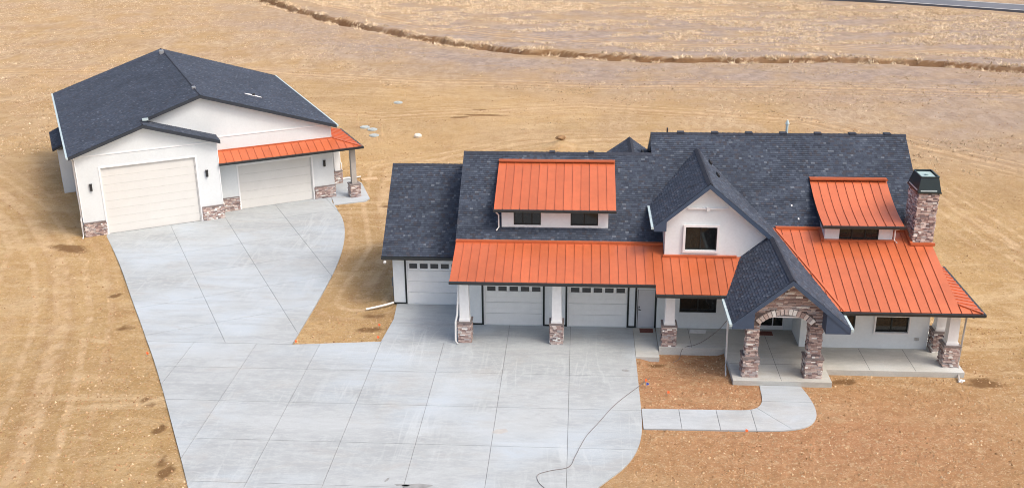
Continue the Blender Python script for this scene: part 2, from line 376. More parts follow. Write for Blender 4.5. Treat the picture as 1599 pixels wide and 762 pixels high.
def metal_roof(name, parent, P, poly, xs, m='orange_metal', fl=None, ths=.05, curve=None):
    """standing-seam roof. P(x,y)->Vector on the plane; poly: plan outline (convex); xs: seam positions along x; panels run along y"""
    pts = poly if area(poly) > 0 else poly[::-1]
    mb = MB(); nseg = 8 if curve else 1
    ys = [p[1] for p in pts]; ylo, yhi = min(ys), max(ys)
    if curve:
        x0, x1 = min(p[0] for p in pts), max(p[0] for p in pts)
        for i in range(nseg):
            a, b = ylo+(yhi-ylo)*i/nseg, ylo+(yhi-ylo)*(i+1)/nseg
            t = [P(x0, a), P(x1, a), P(x1, b), P(x0, b)]; mb.prism(t, [q-Vector((0, 0, .1)) for q in t], 0, 1, 2)
    else:
        t = [P(*p) for p in pts]; mb.prism(t, [q-Vector((0, 0, .12)) for q in t], 0, 1, 2)
    root = mb.build(name, ['roof_deck', 'gutter_dark', 'white_trim'], parent)
    pl = planes(pts)
    for a, b in zip(xs, xs[1:]):
        q = MB()
        for i in range(nseg):
            c, d = ylo+(yhi-ylo)*i/nseg, ylo+(yhi-ylo)*(i+1)/nseg
            for (x0, x1, h) in ((a+.003, b-.003, .014), (a-.008, a+.008, .055)):
                cc = clip(rect(x0, x1, c, d), pl)
                if cc and abs(area(cc)) > .002:
                    t = [P(*p) for p in cc]; nn = (P(1, 0)-P(0, 0)).cross(P(0, 1)-P(0, 0)).normalized() if not curve else Vector((0, -.3, .95))
                    if nn.z < 0: nn = -nn
                    q.prism([v+nn*h for v in t], [v+nn*.004 for v in t], 0)
        if q.f: q.build('roof_panel', m, root)
    return root
SC_ = [((.33, .245, .22), 5), ((.42, .335, .305), 5), ((.25, .18, .168), 4), ((.49, .43, .40), 3), ((.34, .31, .31), 3), ((.68, .65, .62), 1.6), ((.16, .125, .125), 2)]
STC = [tuple(min(.75, v*1.15) for v in c) for c, _ in SC_]; STW = [k for _, k in SC_]
def stones(mb, org, u, nrm, W, z0, z1, pl=None, skip=None, rowh=(.055, .085), out=None, wr=(.1, .3)):
    """ledge-stone veneer on a vertical face; whole stones may be passed to out(org, ...)"""
    org = Vector(org); u = Vector(u); nrm = Vector(nrm); z = z0; wid = W
    while z < z1-.02:
        h = min(rnd.uniform(*rowh), z1-z); x = -rnd.random()*.1
        if z1-z-h < .03: h = z1-z
        while x < wid:
            b = rnd.uniform(*wr); c = rect(max(x, 0)+.004, min(x+b, wid)-.004, z+.004, z+h-.004); x += b
            if c[1][0]-c[0][0] < .03: continue
            if skip and skip(c): continue
            full = True
            if pl:
                d = clip(c, pl); full = len(d) == 4 and abs(abs(area(d))-abs(area(c))) < 1e-6; c = d
                if not c or abs(area(c)) < .0012: continue
            col = rnd.choices(range(len(STC)), STW)[0]; pr = rnd.uniform(.014, .065); k = rnd.uniform(.85, 1.2)
            if out and full and out(org, u, nrm, c, pr, col): continue
            cc = tuple(v*k for v in STC[col])
            mb.prism([org+u*a+Vector((0, 0, e))+nrm*pr for a, e in c], [org+u*a+Vector((0, 0, e))-nrm*.01 for a, e in c], 0, c=cc)
        z += h
for i, c in enumerate(STC): mat('ledge_stone_%d' % i, c, .85, .3, noise=(28, .25), bump=(45, .6, .02), objrand=.18)
def cube_mesh(mname):
    me = bpy.data.meshes.new('stone'); m = MB(); m.box(-.5, .5, -.5, .5, -.5, .5)
    me.from_pydata(m.v, [], m.f); me.materials.append(MATS[mname]); return me

# ------------------------------------------------------------------ numpy value noise
def vnoise(x, y, s, seed=0):
    x = np.asarray(x)/s; y = np.asarray(y)/s; xi = np.floor(x).astype(np.int64); yi = np.floor(y).astype(np.int64); fx = x-xi; fy = y-yi
    def hsh(a, b):
        v = np.sin(a*127.1+b*311.7+seed*74.7)*43758.5453; return v-np.floor(v)
    fx = fx*fx*(3-2*fx); fy = fy*fy*(3-2*fy)
    return (hsh(xi, yi)*(1-fx)+hsh(xi+1, yi)*fx)*(1-fy)+(hsh(xi, yi+1)*(1-fx)+hsh(xi+1, yi+1)*fx)*fy
def pdist(X, Y, pts):
    D = np.full(X.shape, 1e9); S = np.zeros(X.shape)
    for (ax, ay), (bx, by) in zip(pts, pts[1:]):
        dx, dy = bx-ax, by-ay; t = np.clip(((X-ax)*dx+(Y-ay)*dy)/(dx*dx+dy*dy), 0, 1)
        d = np.hypot(X-ax-t*dx, Y-ay-t*dy); sg = np.sign(dx*(Y-ay)-dy*(X-ax)); k = d < D
        D = np.where(k, d, D); S = np.where(k, sg, S)
    return D, S
def sm(x, a, b):
    t = np.clip((x-a)/(b-a), 0, 1); return t*t*(3-2*t)

# ------------------------------------------------------------------ ground sheet with the ditch
DITCH = [(-110, 230), (-75, 195), (-60, 177), (-52.7, 167.45), (-45.75, 157.38), (-36.38, 146.66), (-25.47, 136.28), (-16.11, 128.18), (-7.9, 122.64), (-.41, 119.52), (6.71, 116.94), (17.14, 115.6), (27.62, 115.8), (34.33, 114.9), (40.34, 112.9), (45.75, 110.2), (60, 101), (90, 80)]
TRACKS = [[(-19, 26), (-21.2, 33), (-23.5, 40), (-26, 47), (-29.5, 54), (-36, 63), (-47, 74), (-60, 90)],
          [(-27, 26), (-28.5, 36), (-31, 46), (-35, 56), (-42, 66)],
          [(34, 28), (31, 40), (27, 52), (25, 64), (23, 76), (12, 84), (-4, 82), (-14, 74), (-13, 66), (-11, 58), (-11.3, 50)],
          [(46, 52), (40, 62), (34, 74), (20, 90), (0, 95), (-18, 90), (-40, 96)],
          [(-70, 108), (-40, 112), (-15, 106), (10, 104), (40, 101), (70, 88)],
          [(60, 117), (46, 122), (30, 126), (12, 127), (-4, 131), (-20, 141), (-40, 161)],
          [(20, 27), (22, 34), (26, 42), (33, 52), (44, 60)]]
xs = np.concatenate([np.array([-2600, -1200, -600, -350, -220, -160, -125]), np.arange(-105, 90.1, .5), np.array([105, 130, 180, 300, 600, 1200, 2600])])
ys = np.concatenate([np.array([-300, -80, -20, 10]), np.arange(24, 106, .5), np.arange(106, 172.1, .33), np.array([185, 200, 225, 270, 350, 520, 900, 1600, 3200])])
GX, GY = np.meshgrid(xs, ys)
dd, sg = pdist(GX, GY, DITCH); dd = dd*np.where(sg == 0, 1, sg)
wob = (vnoise(GX, GY, 3, 2)-.5)*1.0+(vnoise(GX, GY, 1.1, 5)-.5)*.6
de = dd+wob
def ground_h(X, Y, de):
    h = -.06+(vnoise(X, Y, 6, 1)-.5)*.06+(vnoise(X, Y, 1.7, 3)-.5)*.035
    far = sm(np.hypot(X, Y-48), 24, 60)
    h = h+far*((vnoise(X, Y, 26, 8)-.5)*.7+(vnoise(X, Y, 9, 9)-.5)*.16)
    h = h+np.interp(de, [-.5, .2, .7, 1.1, 1.8, 2.3, 6], [0, -.1, -.7, -.7, .2, .25, .06])*(np.abs(de) < 30)
    bed = sm(X, 2.85, 3.3)*(1-sm(X, 6.5, 6.9))*sm(Y, 41.5, 44.2)*(1-sm(Y, 44.5, 44.9)); h = h-.2*bed
    pile = .55*np.exp(-((X+1.4)**2/1.2+(Y-80.6)**2/.8)); h = h+pile*(1+.5*(vnoise(X, Y, .7, 4)-.5))
    return h
GH = ground_h(GX, GY, de)
nx, ny = len(xs), len(ys)
verts = np.stack([GX.ravel(), GY.ravel(), GH.ravel()], 1)
ii = np.arange(nx*ny).reshape(ny, nx)
quads = np.stack([ii[:-1, :-1].ravel(), ii[:-1, 1:].ravel(), ii[1:, 1:].ravel(), ii[1:, :-1].ravel()], 1)
me = bpy.data.meshes.new('ground'); me.from_pydata(verts.tolist(), [], quads.tolist()); me.materials.append(MATS['soil'])
rho = np.hypot((GX-2)*.8, GY-52)
straw = sm(GY+.16*GX+16*(vnoise(GX, GY, 14, 11)-.5), 68, 94)*.92
straw = np.maximum(straw, .65*sm(-GX-.25*(GY-90), 34, 50)*sm(GY, 62, 80)); straw = np.where(de > 2.0, .1+.6*sm(vnoise(GX*.4, GY, 3.2, 12), .45, .7)*sm(de, 6, 16), straw)
orange_bare = np.exp(-(((GX+14)/26)**2+((GY-95)/12)**2)*1.4); straw = straw*(1-.85*orange_bare*(de < 0))
mauve = np.exp(-((de+6.5)/8)**2)*.9*sm(GX, -70, -20)
mauve = np.where(de > 2.0, .95*(1-.35*sm(GY, 135, 160)), mauve)
mauve = np.maximum(mauve, .7*sm(GX+.2*(GY-60), 20, 40)*sm(GY, 66, 90)*(de < 0))
wet = np.zeros_like(GX)
for (wx, wy, rx, ry, a) in ((-30.2, 56.7, 1.5, .5, -.35), (-10.2, 46.4, .75, .32, 0), (17.9, 42.2, .9, .42, 0), (11.8, 42.0, .5, .35, 0), (-15.6, 33.6, .28, 1.0, .45), (-14.5, 31.9, .25, .9, .45), (-24.6, 50.0, .3, .35, 0), (-22.3, 46.0, .3, .45, .2), (-10.3, 48.2, .7, .3, 0), (-11.5, 65.6, 1.6, .3, .1), (3.7, 43.4, .4, .3, 0), (-8.5, 91, 2.2, .35, 0), (-10.5, 90, 1.0, .3, .3), (-9, 93.2, .8, .3, 0), (-18.3, 38.8, .25, .6, .4), (-17, 36.6, .25, .5, .4)):
    dx, dy = GX-wx, GY-wy; c, s = math.cos(a), math.sin(a); ex, ey = (c*dx+s*dy)/rx, (-s*dx+c*dy)/ry
    wet = np.maximum(wet, np.exp(-(ex**2+ey**2)*.7))
front = np.maximum(np.exp(-(((GX-10)/11)**2+((GY-37)/7)**2)), ((GX > 2.7) & (GX < 8.3) & (GY > 38.8) & (GY < 45))*1.0)
drag = np.clip(.25+.75*sm(vnoise(GX, GY, 17, 21), .4, .7), 0, 1)
bank = ((de > .1) & (de < 1.9))*(.7+.3*vnoise(GX, GY, 2.5, 31))
def vcol(name, r, g, b):
    a = me.color_attributes.new(name, 'FLOAT_COLOR', 'POINT')
    a.data.foreach_set('color', np.stack([r.ravel(), g.ravel(), b.ravel(), np.ones(r.size)], 1).astype(np.float32).ravel())
vcol('Zone', np.clip(straw, 0, 1), np.clip(mauve, 0, 1), np.clip(wet, 0, 1)); vcol('Zone2', front, drag, bank)
TD = np.full(GX.shape, 99.)
for t in TRACKS: TD = np.minimum(TD, pdist(GX, GY, t)[0])
a = me.attributes.new('track', 'FLOAT', 'POINT'); a.data.foreach_set('value', np.minimum(TD, 20).astype(np.float32).ravel())
me.update(); me.polygons.foreach_set('use_smooth', np.ones(len(me.polygons), bool))
g = bpy.data.objects.new('ground', me); COL.objects.link(g); tag(g, 'bare tan soil and dry pasture around the buildings', kind='structure')
def gz(x, y):
    X = np.array([x]); Y = np.array([y]); D, S = pdist(X, Y, DITCH); D = D*np.where(S == 0, 1, S)
    return float(ground_h(X, Y, D+(vnoise(X, Y, 3, 2)-.5)*1.0+(vnoise(X, Y, 1.1, 5)-.5)*.6)[0])

# ------------------------------------------------------------------ shop frame
TH = math.radians(28.3); SO = Vector((-30.07, 58.66, 0)); UX = Vector((math.cos(TH), math.sin(TH), 0)); UY = Vector((-math.sin(TH), math.cos(TH), 0))
def W(u, v): p = SO+UX*u+UY*v; return (p.x, p.y)
def Lc(p): q = Vector((p[0], p[1], 0))-SO; return (q.dot(UX), q.dot(UY))

# ------------------------------------------------------------------ driveway slabs
def chaikin(p, k=2):
    for _ in range(k):
        o = [p[0]]
        for a, b in zip(p, p[1:]): o += [(a[0]*.75+b[0]*.25, a[1]*.75+b[1]*.25), (a[0]*.25+b[0]*.75, a[1]*.25+b[1]*.75)]
        p = o+[p[-1]]
    return p
LEFT = [(-28.9, 58.9), (-27.35, 56.38), (-25.44, 53.13), (-23.51, 49.61), (-21.51, 46.11), (-20.63, 44.513)]
LEFT2 = [(-20.62, 44.5), (-19.59, 42.69), (-17.63, 39.0), (-16.22, 36.25), (-15.13, 34.15), (-14.24, 32.37), (-12.4, 28.6), (-11, 25)]
RIGHT2 = [(-4.2, 25), (-3.0, 28.2), (-1.4, 30.4), (.1, 32.2), (.85, 33.14), (1.29, 33.75), (1.84, 34.47), (2.31, 35.39), (2.61, 36.44), (2.75, 37.53), (2.78, 39.2), (2.78, 45.0)]
MAIN = chaikin([(-20.61, 44.487)]+LEFT2[1:])+chaikin(RIGHT2[:-1])+RIGHT2[-1:]+[(-9.33, 45.0), (-13.53, 44.487)]
SHOPZ = chaikin(LEFT)+chaikin([(-13.53, 44.513), (-13.52, 47.46), (-13.51, 50.91), (-13.57, 54.12), (-13.82, 57.15), (-14.26, 59.9), (-14.85, 62.26), (-15.69, 64.39), (-16.4, 65.9)])+[W(15.75, 1.25), W(8.3, 1.25), W(8.3, .06), W(1.25, .06), W(1.2, -.1)]
APRON = [(-9.33, 45.0), (2.78, 45.0), (2.78, 47.13), (-5.6, 47.13), (-5.6, 49.5), (-9.3, 49.5), (-9.15, 47.6)]
dr = MB(); J = .0085
base = [MAIN, SHOPZ, APRON, rect(-20.4, -13.6, 44.48, 44.52)]
for p in base:
    if area(p) < 0: p = p[::-1]
    dr.prism([(x, y, -.018) for x, y in p], [(x, y, -.3) for x, y in p], 0, 1)
drive = dr.build('driveway', ['joint', 'concrete']); tag(drive, 'large pale concrete driveway joining the house and the workshop', kind='structure')
def slab(poly, z0=-.02, z1=0., name='concrete_slab', m='concrete', parent=None):
    if len(poly) < 3 or abs(area(poly)) < .15: return
    q = MB(); q.xy(poly if area(poly) > 0 else poly[::-1], z0, z1); return q.build(name, m, parent or drive)
def slab_cells(outline, xs, ys, tf=None):
    for a, b in zip(xs, xs[1:]):
        for c, d in zip(ys, ys[1:]):
            r = rect(a+J, b-J, c+J, d-J)
            if tf: r = [tf(*p) for p in r]
            slab(clip(outline, planes(r)))
slab_cells(MAIN, [-24.3, -21.3, -18.3, -15.25, -12.2, -9.31, -6.29, -3.28, -.27, 2.95], [23.7, 26.75, 29.8, 32.85, 35.88, 38.96, 42.0, 45.02])
slab_cells(SHOPZ, [-3, 5.0, 8.4, 11.9, 15.3, 18.8, 24, 30], [-30, -23.4, -19.8, -16.2, -12.6, -9.0, -5.3, -1.7, 2], W)
slab_cells(APRON, [-9.4, -5.62, -3.28, -.27, 2.95], [45.0, 47.14])
slab_cells(APRON, [-9.4, -5.55], [47.14, 49.6])
# stains and cracks lying on the slabs
for i, (x, y, rx, ry, a) in enumerate(((-5.8, 32.95, .5, .17, .1), (-6.35, 32.98, .3, .07, .0), (2.25, 42.55, .17, .11, 0), (-3.0, 37.0, .3, .2, .1), (-6.98, 33.3, .05, .16, -.3))):
    q = MB(); pts = []; f1, f2 = rnd.uniform(0, 6), rnd.uniform(0, 6)
    for t in range(28):
        th_ = t*2*math.pi/28; rr = 1+.13*math.sin(2*th_+f1)+.09*math.sin(5*th_+f2); X, Y = rx*rr*math.cos(th_), ry*rr*math.sin(th_); pts.append((x+X*math.cos(a)-Y*math.sin(a), y+X*math.sin(a)+Y*math.cos(a), .004))
    q.poly(pts); q.build('stain', 'stain' if i != 3 else 'stain_pale', drive)
# walkway
walk = MB(); WO = [(2.80, 37.5)]+chaikin([(7.6, 37.58), (8.2, 37.6), (8.9, 37.72), (9.55, 38.03), (9.95, 38.65), (10.08, 39.4), (10.03, 40.34), (9.83, 41.42)])+chaikin([(8.05, 41.42), (8.0, 40.35), (7.9, 39.8), (7.6, 39.35), (7.1, 39.2), (6.6, 39.19)])+[(2.80, 39.13)]
walk.prism([(x, y, -.02) for x, y in WO], [(x, y, -.2) for x, y in WO], 0, 1); wk = walk.build('walkway', ['joint', 'concrete_walk']); tag(wk, 'curved concrete walkway from the driveway to the front porch', kind='structure')
def wslab(r): slab(clip(WO, planes(r)), name='concrete_slab', m='concrete_walk', parent=wk)
for a, b in zip([2.7, 4.35, 5.9, 7.35], [4.35, 5.9, 7.35, 7.35]):
    if b > a: wslab(rect(a+.01, b-.01, 37, 39.6))
wslab([(7.36, 37), (9.3, 37), (7.62, 39.42), (7.36, 39.6)]); wslab([(9.32, 37), (11, 37), (11, 40.0), (7.9, 40.0), (7.64, 39.42)]); wslab(rect(7.5, 11, 40.02, 42))
# pad by the side door, pad by the shop post
pd = MB(); pd.box(2.795, 3.87, 43.93, 47.12, -.3, .004); tag(pd.build('door_pad', 'concrete_porch'), 'small buff concrete pad in front of the side door', kind='structure')
pd = MB(); pd.xy([W(15.78, 1.5), W(15.55, -.1), W(15.4, -.62), W(17.6, -.72), W(18.0, -.3), W(18.55, 3.3), W(18.2, 5.2), W(16.1, 5.2)], -.3, .006); tag(pd.build('corner_pad', 'concrete_walk'), 'pointed concrete pad under the workshop corner post', kind='structure')
# asphalt road
rd = MB(); RN = [(-40, 212), (0, 188), (37.77, 167.5), (47.05, 161.6), (61.84, 152.8), (100, 130), (300, 10)]; off = Vector((.53, .85))*6.2
def strip(a, b, z0, z1, nm, m, par=None):
    q = MB()
    for i in range(len(RN)-1):
        p, r = Vector(RN[i]), Vector(RN[i+1]); n = off.normalized()
        q.prism([(*(p+n*a), z1), (*(r+n*a), z1), (*(r+n*b), z1), (*(p+n*b), z1)], [(*(p+n*a), z0), (*(r+n*a), z0), (*(r+n*b), z0), (*(p+n*b), z0)])
    return q.build(nm, m, par)
road = strip(0, 6.6, -.8, .42, 'road', 'asphalt'); tag(road, 'narrow grey asphalt road at the top right', kind='structure')
strip(.25, .5, .41, .424, 'edge_line', 'road_paint', road); strip(6.1, 6.35, .41, .424, 'edge_line', 'road_paint', road)

# ================================================================== HOUSE
HR = Vector((3.5, 47.0, 0))
house = empty('house', HR); house['world_parts'] = 1
tag(house, 'long white house with dark shingle roofs, orange metal roofs and stone entry arch', 'house')
Mz = lambda y: 4.16+.7*(y-47.63)
RX, RZ, GS = 6.05, 7.63, .848                    # upper front gable ridge
EX, EZ = 9.05, 7.63-.848*3.0                     # entry gable ridge
gR = lambda x: RZ-GS*(x-RX)
gL = lambda x: RZ-GS*(RX-x)
eL = lambda x: EZ-GS*(EX-x)
o1 = lambda y: 3.3+.28*(y-44.55)
o2 = lambda y: 3.0+.304*(y-42.7)
YT1, YT2 = 47.63, 48.48
# ---- walls
def wsheet(*a):
    q = MB(); wallsheet(q, *a); return q.build('wall', 'stucco', house, fix=False)
wsheet((-5.6, 47.13, 0), (1, 0, 0), (0, -1, 0), 9.5, 0, 3.85, [(1.06, 4.0, 0, 2.45), (5.17, 8.11, 0, 2.45), (8.57, 9.44, 0, 2.02)], .1)
wsheet((-9.43, 49.5, 0), (1, 0, 0), (0, -1, 0), 3.83, 0, 2.9, [(.7, 3.55, 0, 2.45)], .1)
wsheet((3.9, 46.75, .05), (1, 0, 0), (0, -1, 0), 6.5, 0, 3.6, [(1.07, 2.83, .98, 1.82), (4.4, 6.1, .15, 2.15)], .1)
wsheet((10.39, 44.95, .05), (1, 0, 0), (0, -1, 0), 5.81, 0, 3.35, [(1.1, 2.46, .98, 1.78), (3.38, 4.87, .98, 1.78)], .1)
for p in ([(10.39, 44.95, .05), (10.39, 46.75, .05), (10.39, 46.75, 3.5), (10.39, 44.95, 3.5)], [(3.9, 46.75, 0), (3.9, 47.13, 0), (3.9, 47.13, 3.8), (3.9, 46.75, 3.8)]):
    q = MB(); q.poly(p); q.build('wall', 'stucco', house, fix=False)
gw = MB()
def part(nm, m, *calls, parent=house):
    for fn, *a in calls:
        q = MB(); getattr(q, fn)(*a); q.build(nm, m, parent)
q = MB(); q.yz([(49.52, 0), (49.52, 3.0), (53.5, 6.1), (57.3, 3.0), (57.3, 0)], -9.43, -9.3); q.build('wall', 'stucco', house)
q = MB(); q.yz([(47.15, 0), (47.15, 3.6), (47.7, 3.95), (52.27, 7.15), (57.2, 3.7), (57.2, 0)], -5.6, -5.45); q.build('wall', 'stucco', house)
q = MB(); q.yz([(44.97, .05), (44.97, 3.4), (48.48, 4.5), (53.4, 7.9), (58.3, 4.5), (58.3, .05)], 16.06, 16.2); q.build('wall', 'stucco', house)
q = MB(); q.yz([(51.5, 6.5), (53.4, 7.95), (57, 5.4), (56, 5.0)], 3.98, 4.1); q.build('wall', 'stucco', house)
q = MB(); q.box(-9.43, 16.2, 57.3, 57.45, 0, 3.2); q.build('wall', 'stucco', house)
gw = MB()
zl = gL(4.13)-.24
hx0, hx1, hz0, hz1 = 5.07, 6.54, 4.26, 5.42
for pts in ([(4.13, 3.7), (hx0, 3.7), (hx0, gL(hx0)-.26), (4.13, zl)], [(hx0, 3.7), (hx1, 3.7), (hx1, hz0), (hx0, hz0)], [(hx0, hz1), (hx1, hz1), (hx1, gR(hx1)-.26), (RX, RZ-.26), (hx0, gL(hx0)-.26)], [(hx1, 3.7), (9.05, 3.7), (9.05, gR(9.05)-.26), (hx1, gR(hx1)-.26)]):
    gw.poly([(x, 46.75, z) for x, z in pts])
for a, b in (((hx0, hz0), (hx0, hz1)), ((hx1, hz0), (hx1, hz1)), ((hx0, hz1), (hx1, hz1)), ((hx0, hz0), (hx1, hz0))):
    gw.poly([(a[0], 46.75, a[1]), (b[0], 46.75, b[1]), (b[0], 46.85, b[1]), (a[0], 46.85, a[1])])
gw.poly([(4.13, 46.75, 3.7), (4.13, 46.75, zl), (4.13, 50.2, zl), (4.13, 47.2, 3.7)])
gw.build('gable_wall', 'stucco', house, fix=False)
# dormer walls
def dormer_wall(x0, x1, y, z0, z1, holes, yb):
    q = MB(); wallsheet(q, (x0, y, 0), (1, 0, 0), (0, -1, 0), x1-x0, z0, z1, [(a-x0, b-x0, c, d) for a, b, c, d in holes], .08)
    for x in (x0, x1): q.poly([(x, y, z0), (x, y, z1), (x, yb, z1+.3), (x, yb-.6, z0)])
    return q.build('dormer_wall', 'stucco', house, fix=False)
dormer_wall(-3.71, 1.49, 48.38, 4.6, 5.72, [(-3.12, -1.79, 4.82, 5.53), (-.34, 1.0, 4.82, 5.53)], 50.4)
dormer_wall(11.72, 14.88, 47.65, 4.42, 5.36, [(12.4, 14.23, 4.56, 5.12)], 49.6)
# ---- windows
window(house, hx0, hx1, hz0, hz1, 46.85, (5.8,), trim=.11)
window(house, 4.97, 6.73, 1.03, 1.87, 46.85, (5.85,))
window(house, 11.49, 12.85, 1.03, 1.83, 45.05, (12.17,)); window(house, 13.77, 15.26, 1.03, 1.83, 45.05, (14.52,), trim=.07)
window(house, -3.12, -1.79, 4.82, 5.53, 48.46, (-2.68, -2.23)); window(house, -.34, 1.0, 4.82, 5.53, 48.46, (.33,))
window(house, 12.4, 14.23, 4.56, 5.12, 47.73, (13.0, 13.62))
# entry glazed doors behind the arch
dg = MB(); dg.box(8.3, 10.0, 46.83, 46.9, .2, 2.2); ed = dg.build('entry_door', 'white_trim', house)
for a, b in ((8.38, 8.88), (8.93, 9.44), (9.5, 9.93)):
    q = MB(); q.box(a, b, 46.81, 46.832, .4, 2.1); q.build('pane', 'glass', ed)
# ---- garage doors
def garage_door(x0, x1, y, z1, nw, wz0, wz1, rows, m='garage_door', parent=house, par=None, plain=False):
    fr = MB(); t = .06
    fr.box(x0-t, x0, y-.06, y+.03, 0, z1+t); fr.box(x1, x1+t, y-.06, y+.03, 0, z1+t); fr.box(x0, x1, y-.06, y+.03, z1, z1+t)
    d = fr.build('garage_door', 'white_trim' if not plain else 'shop_door', parent)
    hs = z1/rows
    for r in range(rows):
        q = MB(); a, b = r*hs+(.004 if plain else .012), (r+1)*hs-.003
        q.box(x0+.003, x1-.003, y, y+.05, a, b)
        top = r == rows-1
        if not top and not plain:
            k = 2
            for h in range(k):
                c, e = a+(b-a)*h/k+.035, a+(b-a)*(h+1)/k-.03
                n = 4 if plain else nw; wd = (x1-x0-.1)/n
                for i in range(n):
                    q.box(x0+.05+i*wd+.04, x0+.05+(i+1)*wd-.04, y-.012, y+.01, c, e)
        q.build('door_section', m, d)
    if nw and not plain:
        wd = (x1-x0-.06)/nw
        for i in range(nw):
            q = MB(); a = x0+.03+i*wd; q.box(a+.07, a+wd-.07, y-.012, y+.02, wz0, wz1); q.build('window_pane', 'pane_shade', d)
    return d
garage_door(-4.47, -1.66, 47.2, 2.4, 5, 1.80, 2.04, 4); garage_door(-.37, 2.45, 47.2, 2.4, 5, 1.80, 2.04, 4); garage_door(-8.68, -5.9, 49.57, 2.45, 5, 1.96, 2.22, 4)
pdm = MB(); pdm.box(2.97, 3.84, 47.19, 47.24, .02, 2.0); pdo = pdm.build('side_door', 'entry_door', house)
q = MB(); q.box(2.97, 3.0, 47.16, 47.2, 0, 2.03); q.box(3.0, 3.84, 47.16, 47.2, 2.0, 2.03); q.build('door_frame', 'dark_trim', pdo)
for z in (.95, 1.1):
    q = MB(); q.tube([(3.06, 47.19, z), (3.06, 47.13, z)], .03); q.bar((3.06, 47.13, z), (3.16 if z < 1 else 3.09, 47.13, z), .025); q.build('door_handle', 'black_metal', pdo)
# ---- dark trim strips on the garage front
def tbox(*a): q = MB(); q.box(*a); q.build('dark_trim', 'dark_trim', house)
for x in (-4.6, -1.59, -.49, 2.52, 2.89, 3.86): tbox(x-.045, x+.045, 47.105, 47.16, 0, 3.6)
for a, b in ((-5.6, -4.645), (-1.545, -.535), (2.565, 2.845)): tbox(a, b, 47.105, 47.16, .0, .085)
tbox(-8.83, -8.74, 49.475, 49.52, 0, 2.8); tbox(-9.43, -8.83, 49.475, 49.52, 0, .085); tbox(3.905, 4.1, 46.72, 46.77, .05, .16)

# ---- shingle roofs
def shroof(polys, th=.22, side='fascia_dark', back=(), ridge=(), name='shingle_roof', parent=house, caps=True, row=.13):
    d = MB()
    for p in list(polys)+list(back): deck(d, p, th)
    r = d.build(name, ['roof_deck', side, 'white_trim'], parent)
    s = MB()
    for p in polys: shingles(s, p, row)
    s.build('shingles', 'shingle', r, fix=False, kind='stuff')
    if back:
        s = MB()
        for p in back: shingles(s, p, .3)
        s.build('shingles', 'shingle', r, fix=False, kind='stuff')
    if ridge:
        for a, b in ridge:
            c = MB(); a, b = Vector(a), Vector(b); L = (b-a).length; k = max(2, int(L/.28)); d = (b-a)/L; sd_ = d.cross(Vector((0, 0, 1))).normalized()
            for i in range(k):
                p, q_ = a+d*(L*i/k), a+d*(L*(i+1)/k+.02); h0, h1 = .05, .033
                for sgn in (1, -1):
                    dr_ = sd_*sgn*.15-Vector((0, 0, .11))
                    c.poly([p+Vector((0, 0, h0)), q_+Vector((0, 0, h1)), q_+dr_+Vector((0, 0, h1)), p+dr_+Vector((0, 0, h0))])
            c.build('ridge_cap', 'shingle_cap', r, fix=False)
    return r
YR1, YR2 = 52.27, 53.4
z1_, z2_ = Mz(YR1), Mz(YR2)
XL, XM, XR = -5.92, 3.72, 16.68
mainroof = shroof([[(XL, YT1, Mz(YT1)), (XM, YT1, Mz(YT1)), (XM, YR1, z1_), (XL, YR1, z1_)],
        [(XM+.001, YT1, Mz(YT1)), (9.6, YT1, Mz(YT1)), (9.6, YR2, z2_), (XM+.001, YR2, z2_)],
        [(9.601, YT2, Mz(YT2)), (XR, YT2, Mz(YT2)), (XR, YR2, z2_), (9.601, YR2, z2_)]],
       back=[[(XL, YR1, z1_), (XM, YR1, z1_), (XM, 57.6, z1_-.7*5.33), (XL, 57.6, z1_-.7*5.33)],
             [(XM+.001, YR2, z2_), (XR, YR2, z2_), (XR, 58.7, z2_-.7*5.3), (XM+.001, 58.7, z2_-.7*5.3)]],
       ridge=[((XL, YR1, z1_), (XM, YR1, z1_)), ((XM, YR2, z2_), (XR, YR2, z2_))])
# rear cross gable beyond the ridge
bz = 7.4
shroof([[(2.74, 52.25, bz), (2.74, 55.5, bz), (.4, 55.5, bz-.7*2.34), (.4, 52.25, bz-.7*2.34)], [(2.74, 52.25, bz), (2.74, 55.5, bz), (4.0, 55.5, bz-.7*1.26), (4.0, 52.25, bz-.7*1.26)]], ridge=[((2.74, 52.25, bz), (2.74, 55.5, bz))], th=.15)
q = MB(); q.xz([(.6, 5.6), (2.74, bz-.2), (3.9, bz-1.0), (3.9, 5.6)], 55.1, 55.3); q.build('gable_wall', 'stucco', house)
# left bay
LE, LS, LR = 49.05, .8, 53.5
lz = lambda y: 2.8+LS*(y-LE)
shroof([[(-9.89, LE, lz(LE)), (-5.63, LE, lz(LE)), (-5.63, LR, lz(LR)), (-9.89, LR, lz(LR))]],
       back=[[(-9.89, LR, lz(LR)), (-5.63, LR, lz(LR)), (-5.63, 57.9, 2.84), (-9.89, 57.9, 2.84)]], ridge=[((-9.89, LR, lz(LR)), (-5.7, LR, lz(LR)))], th=.2)
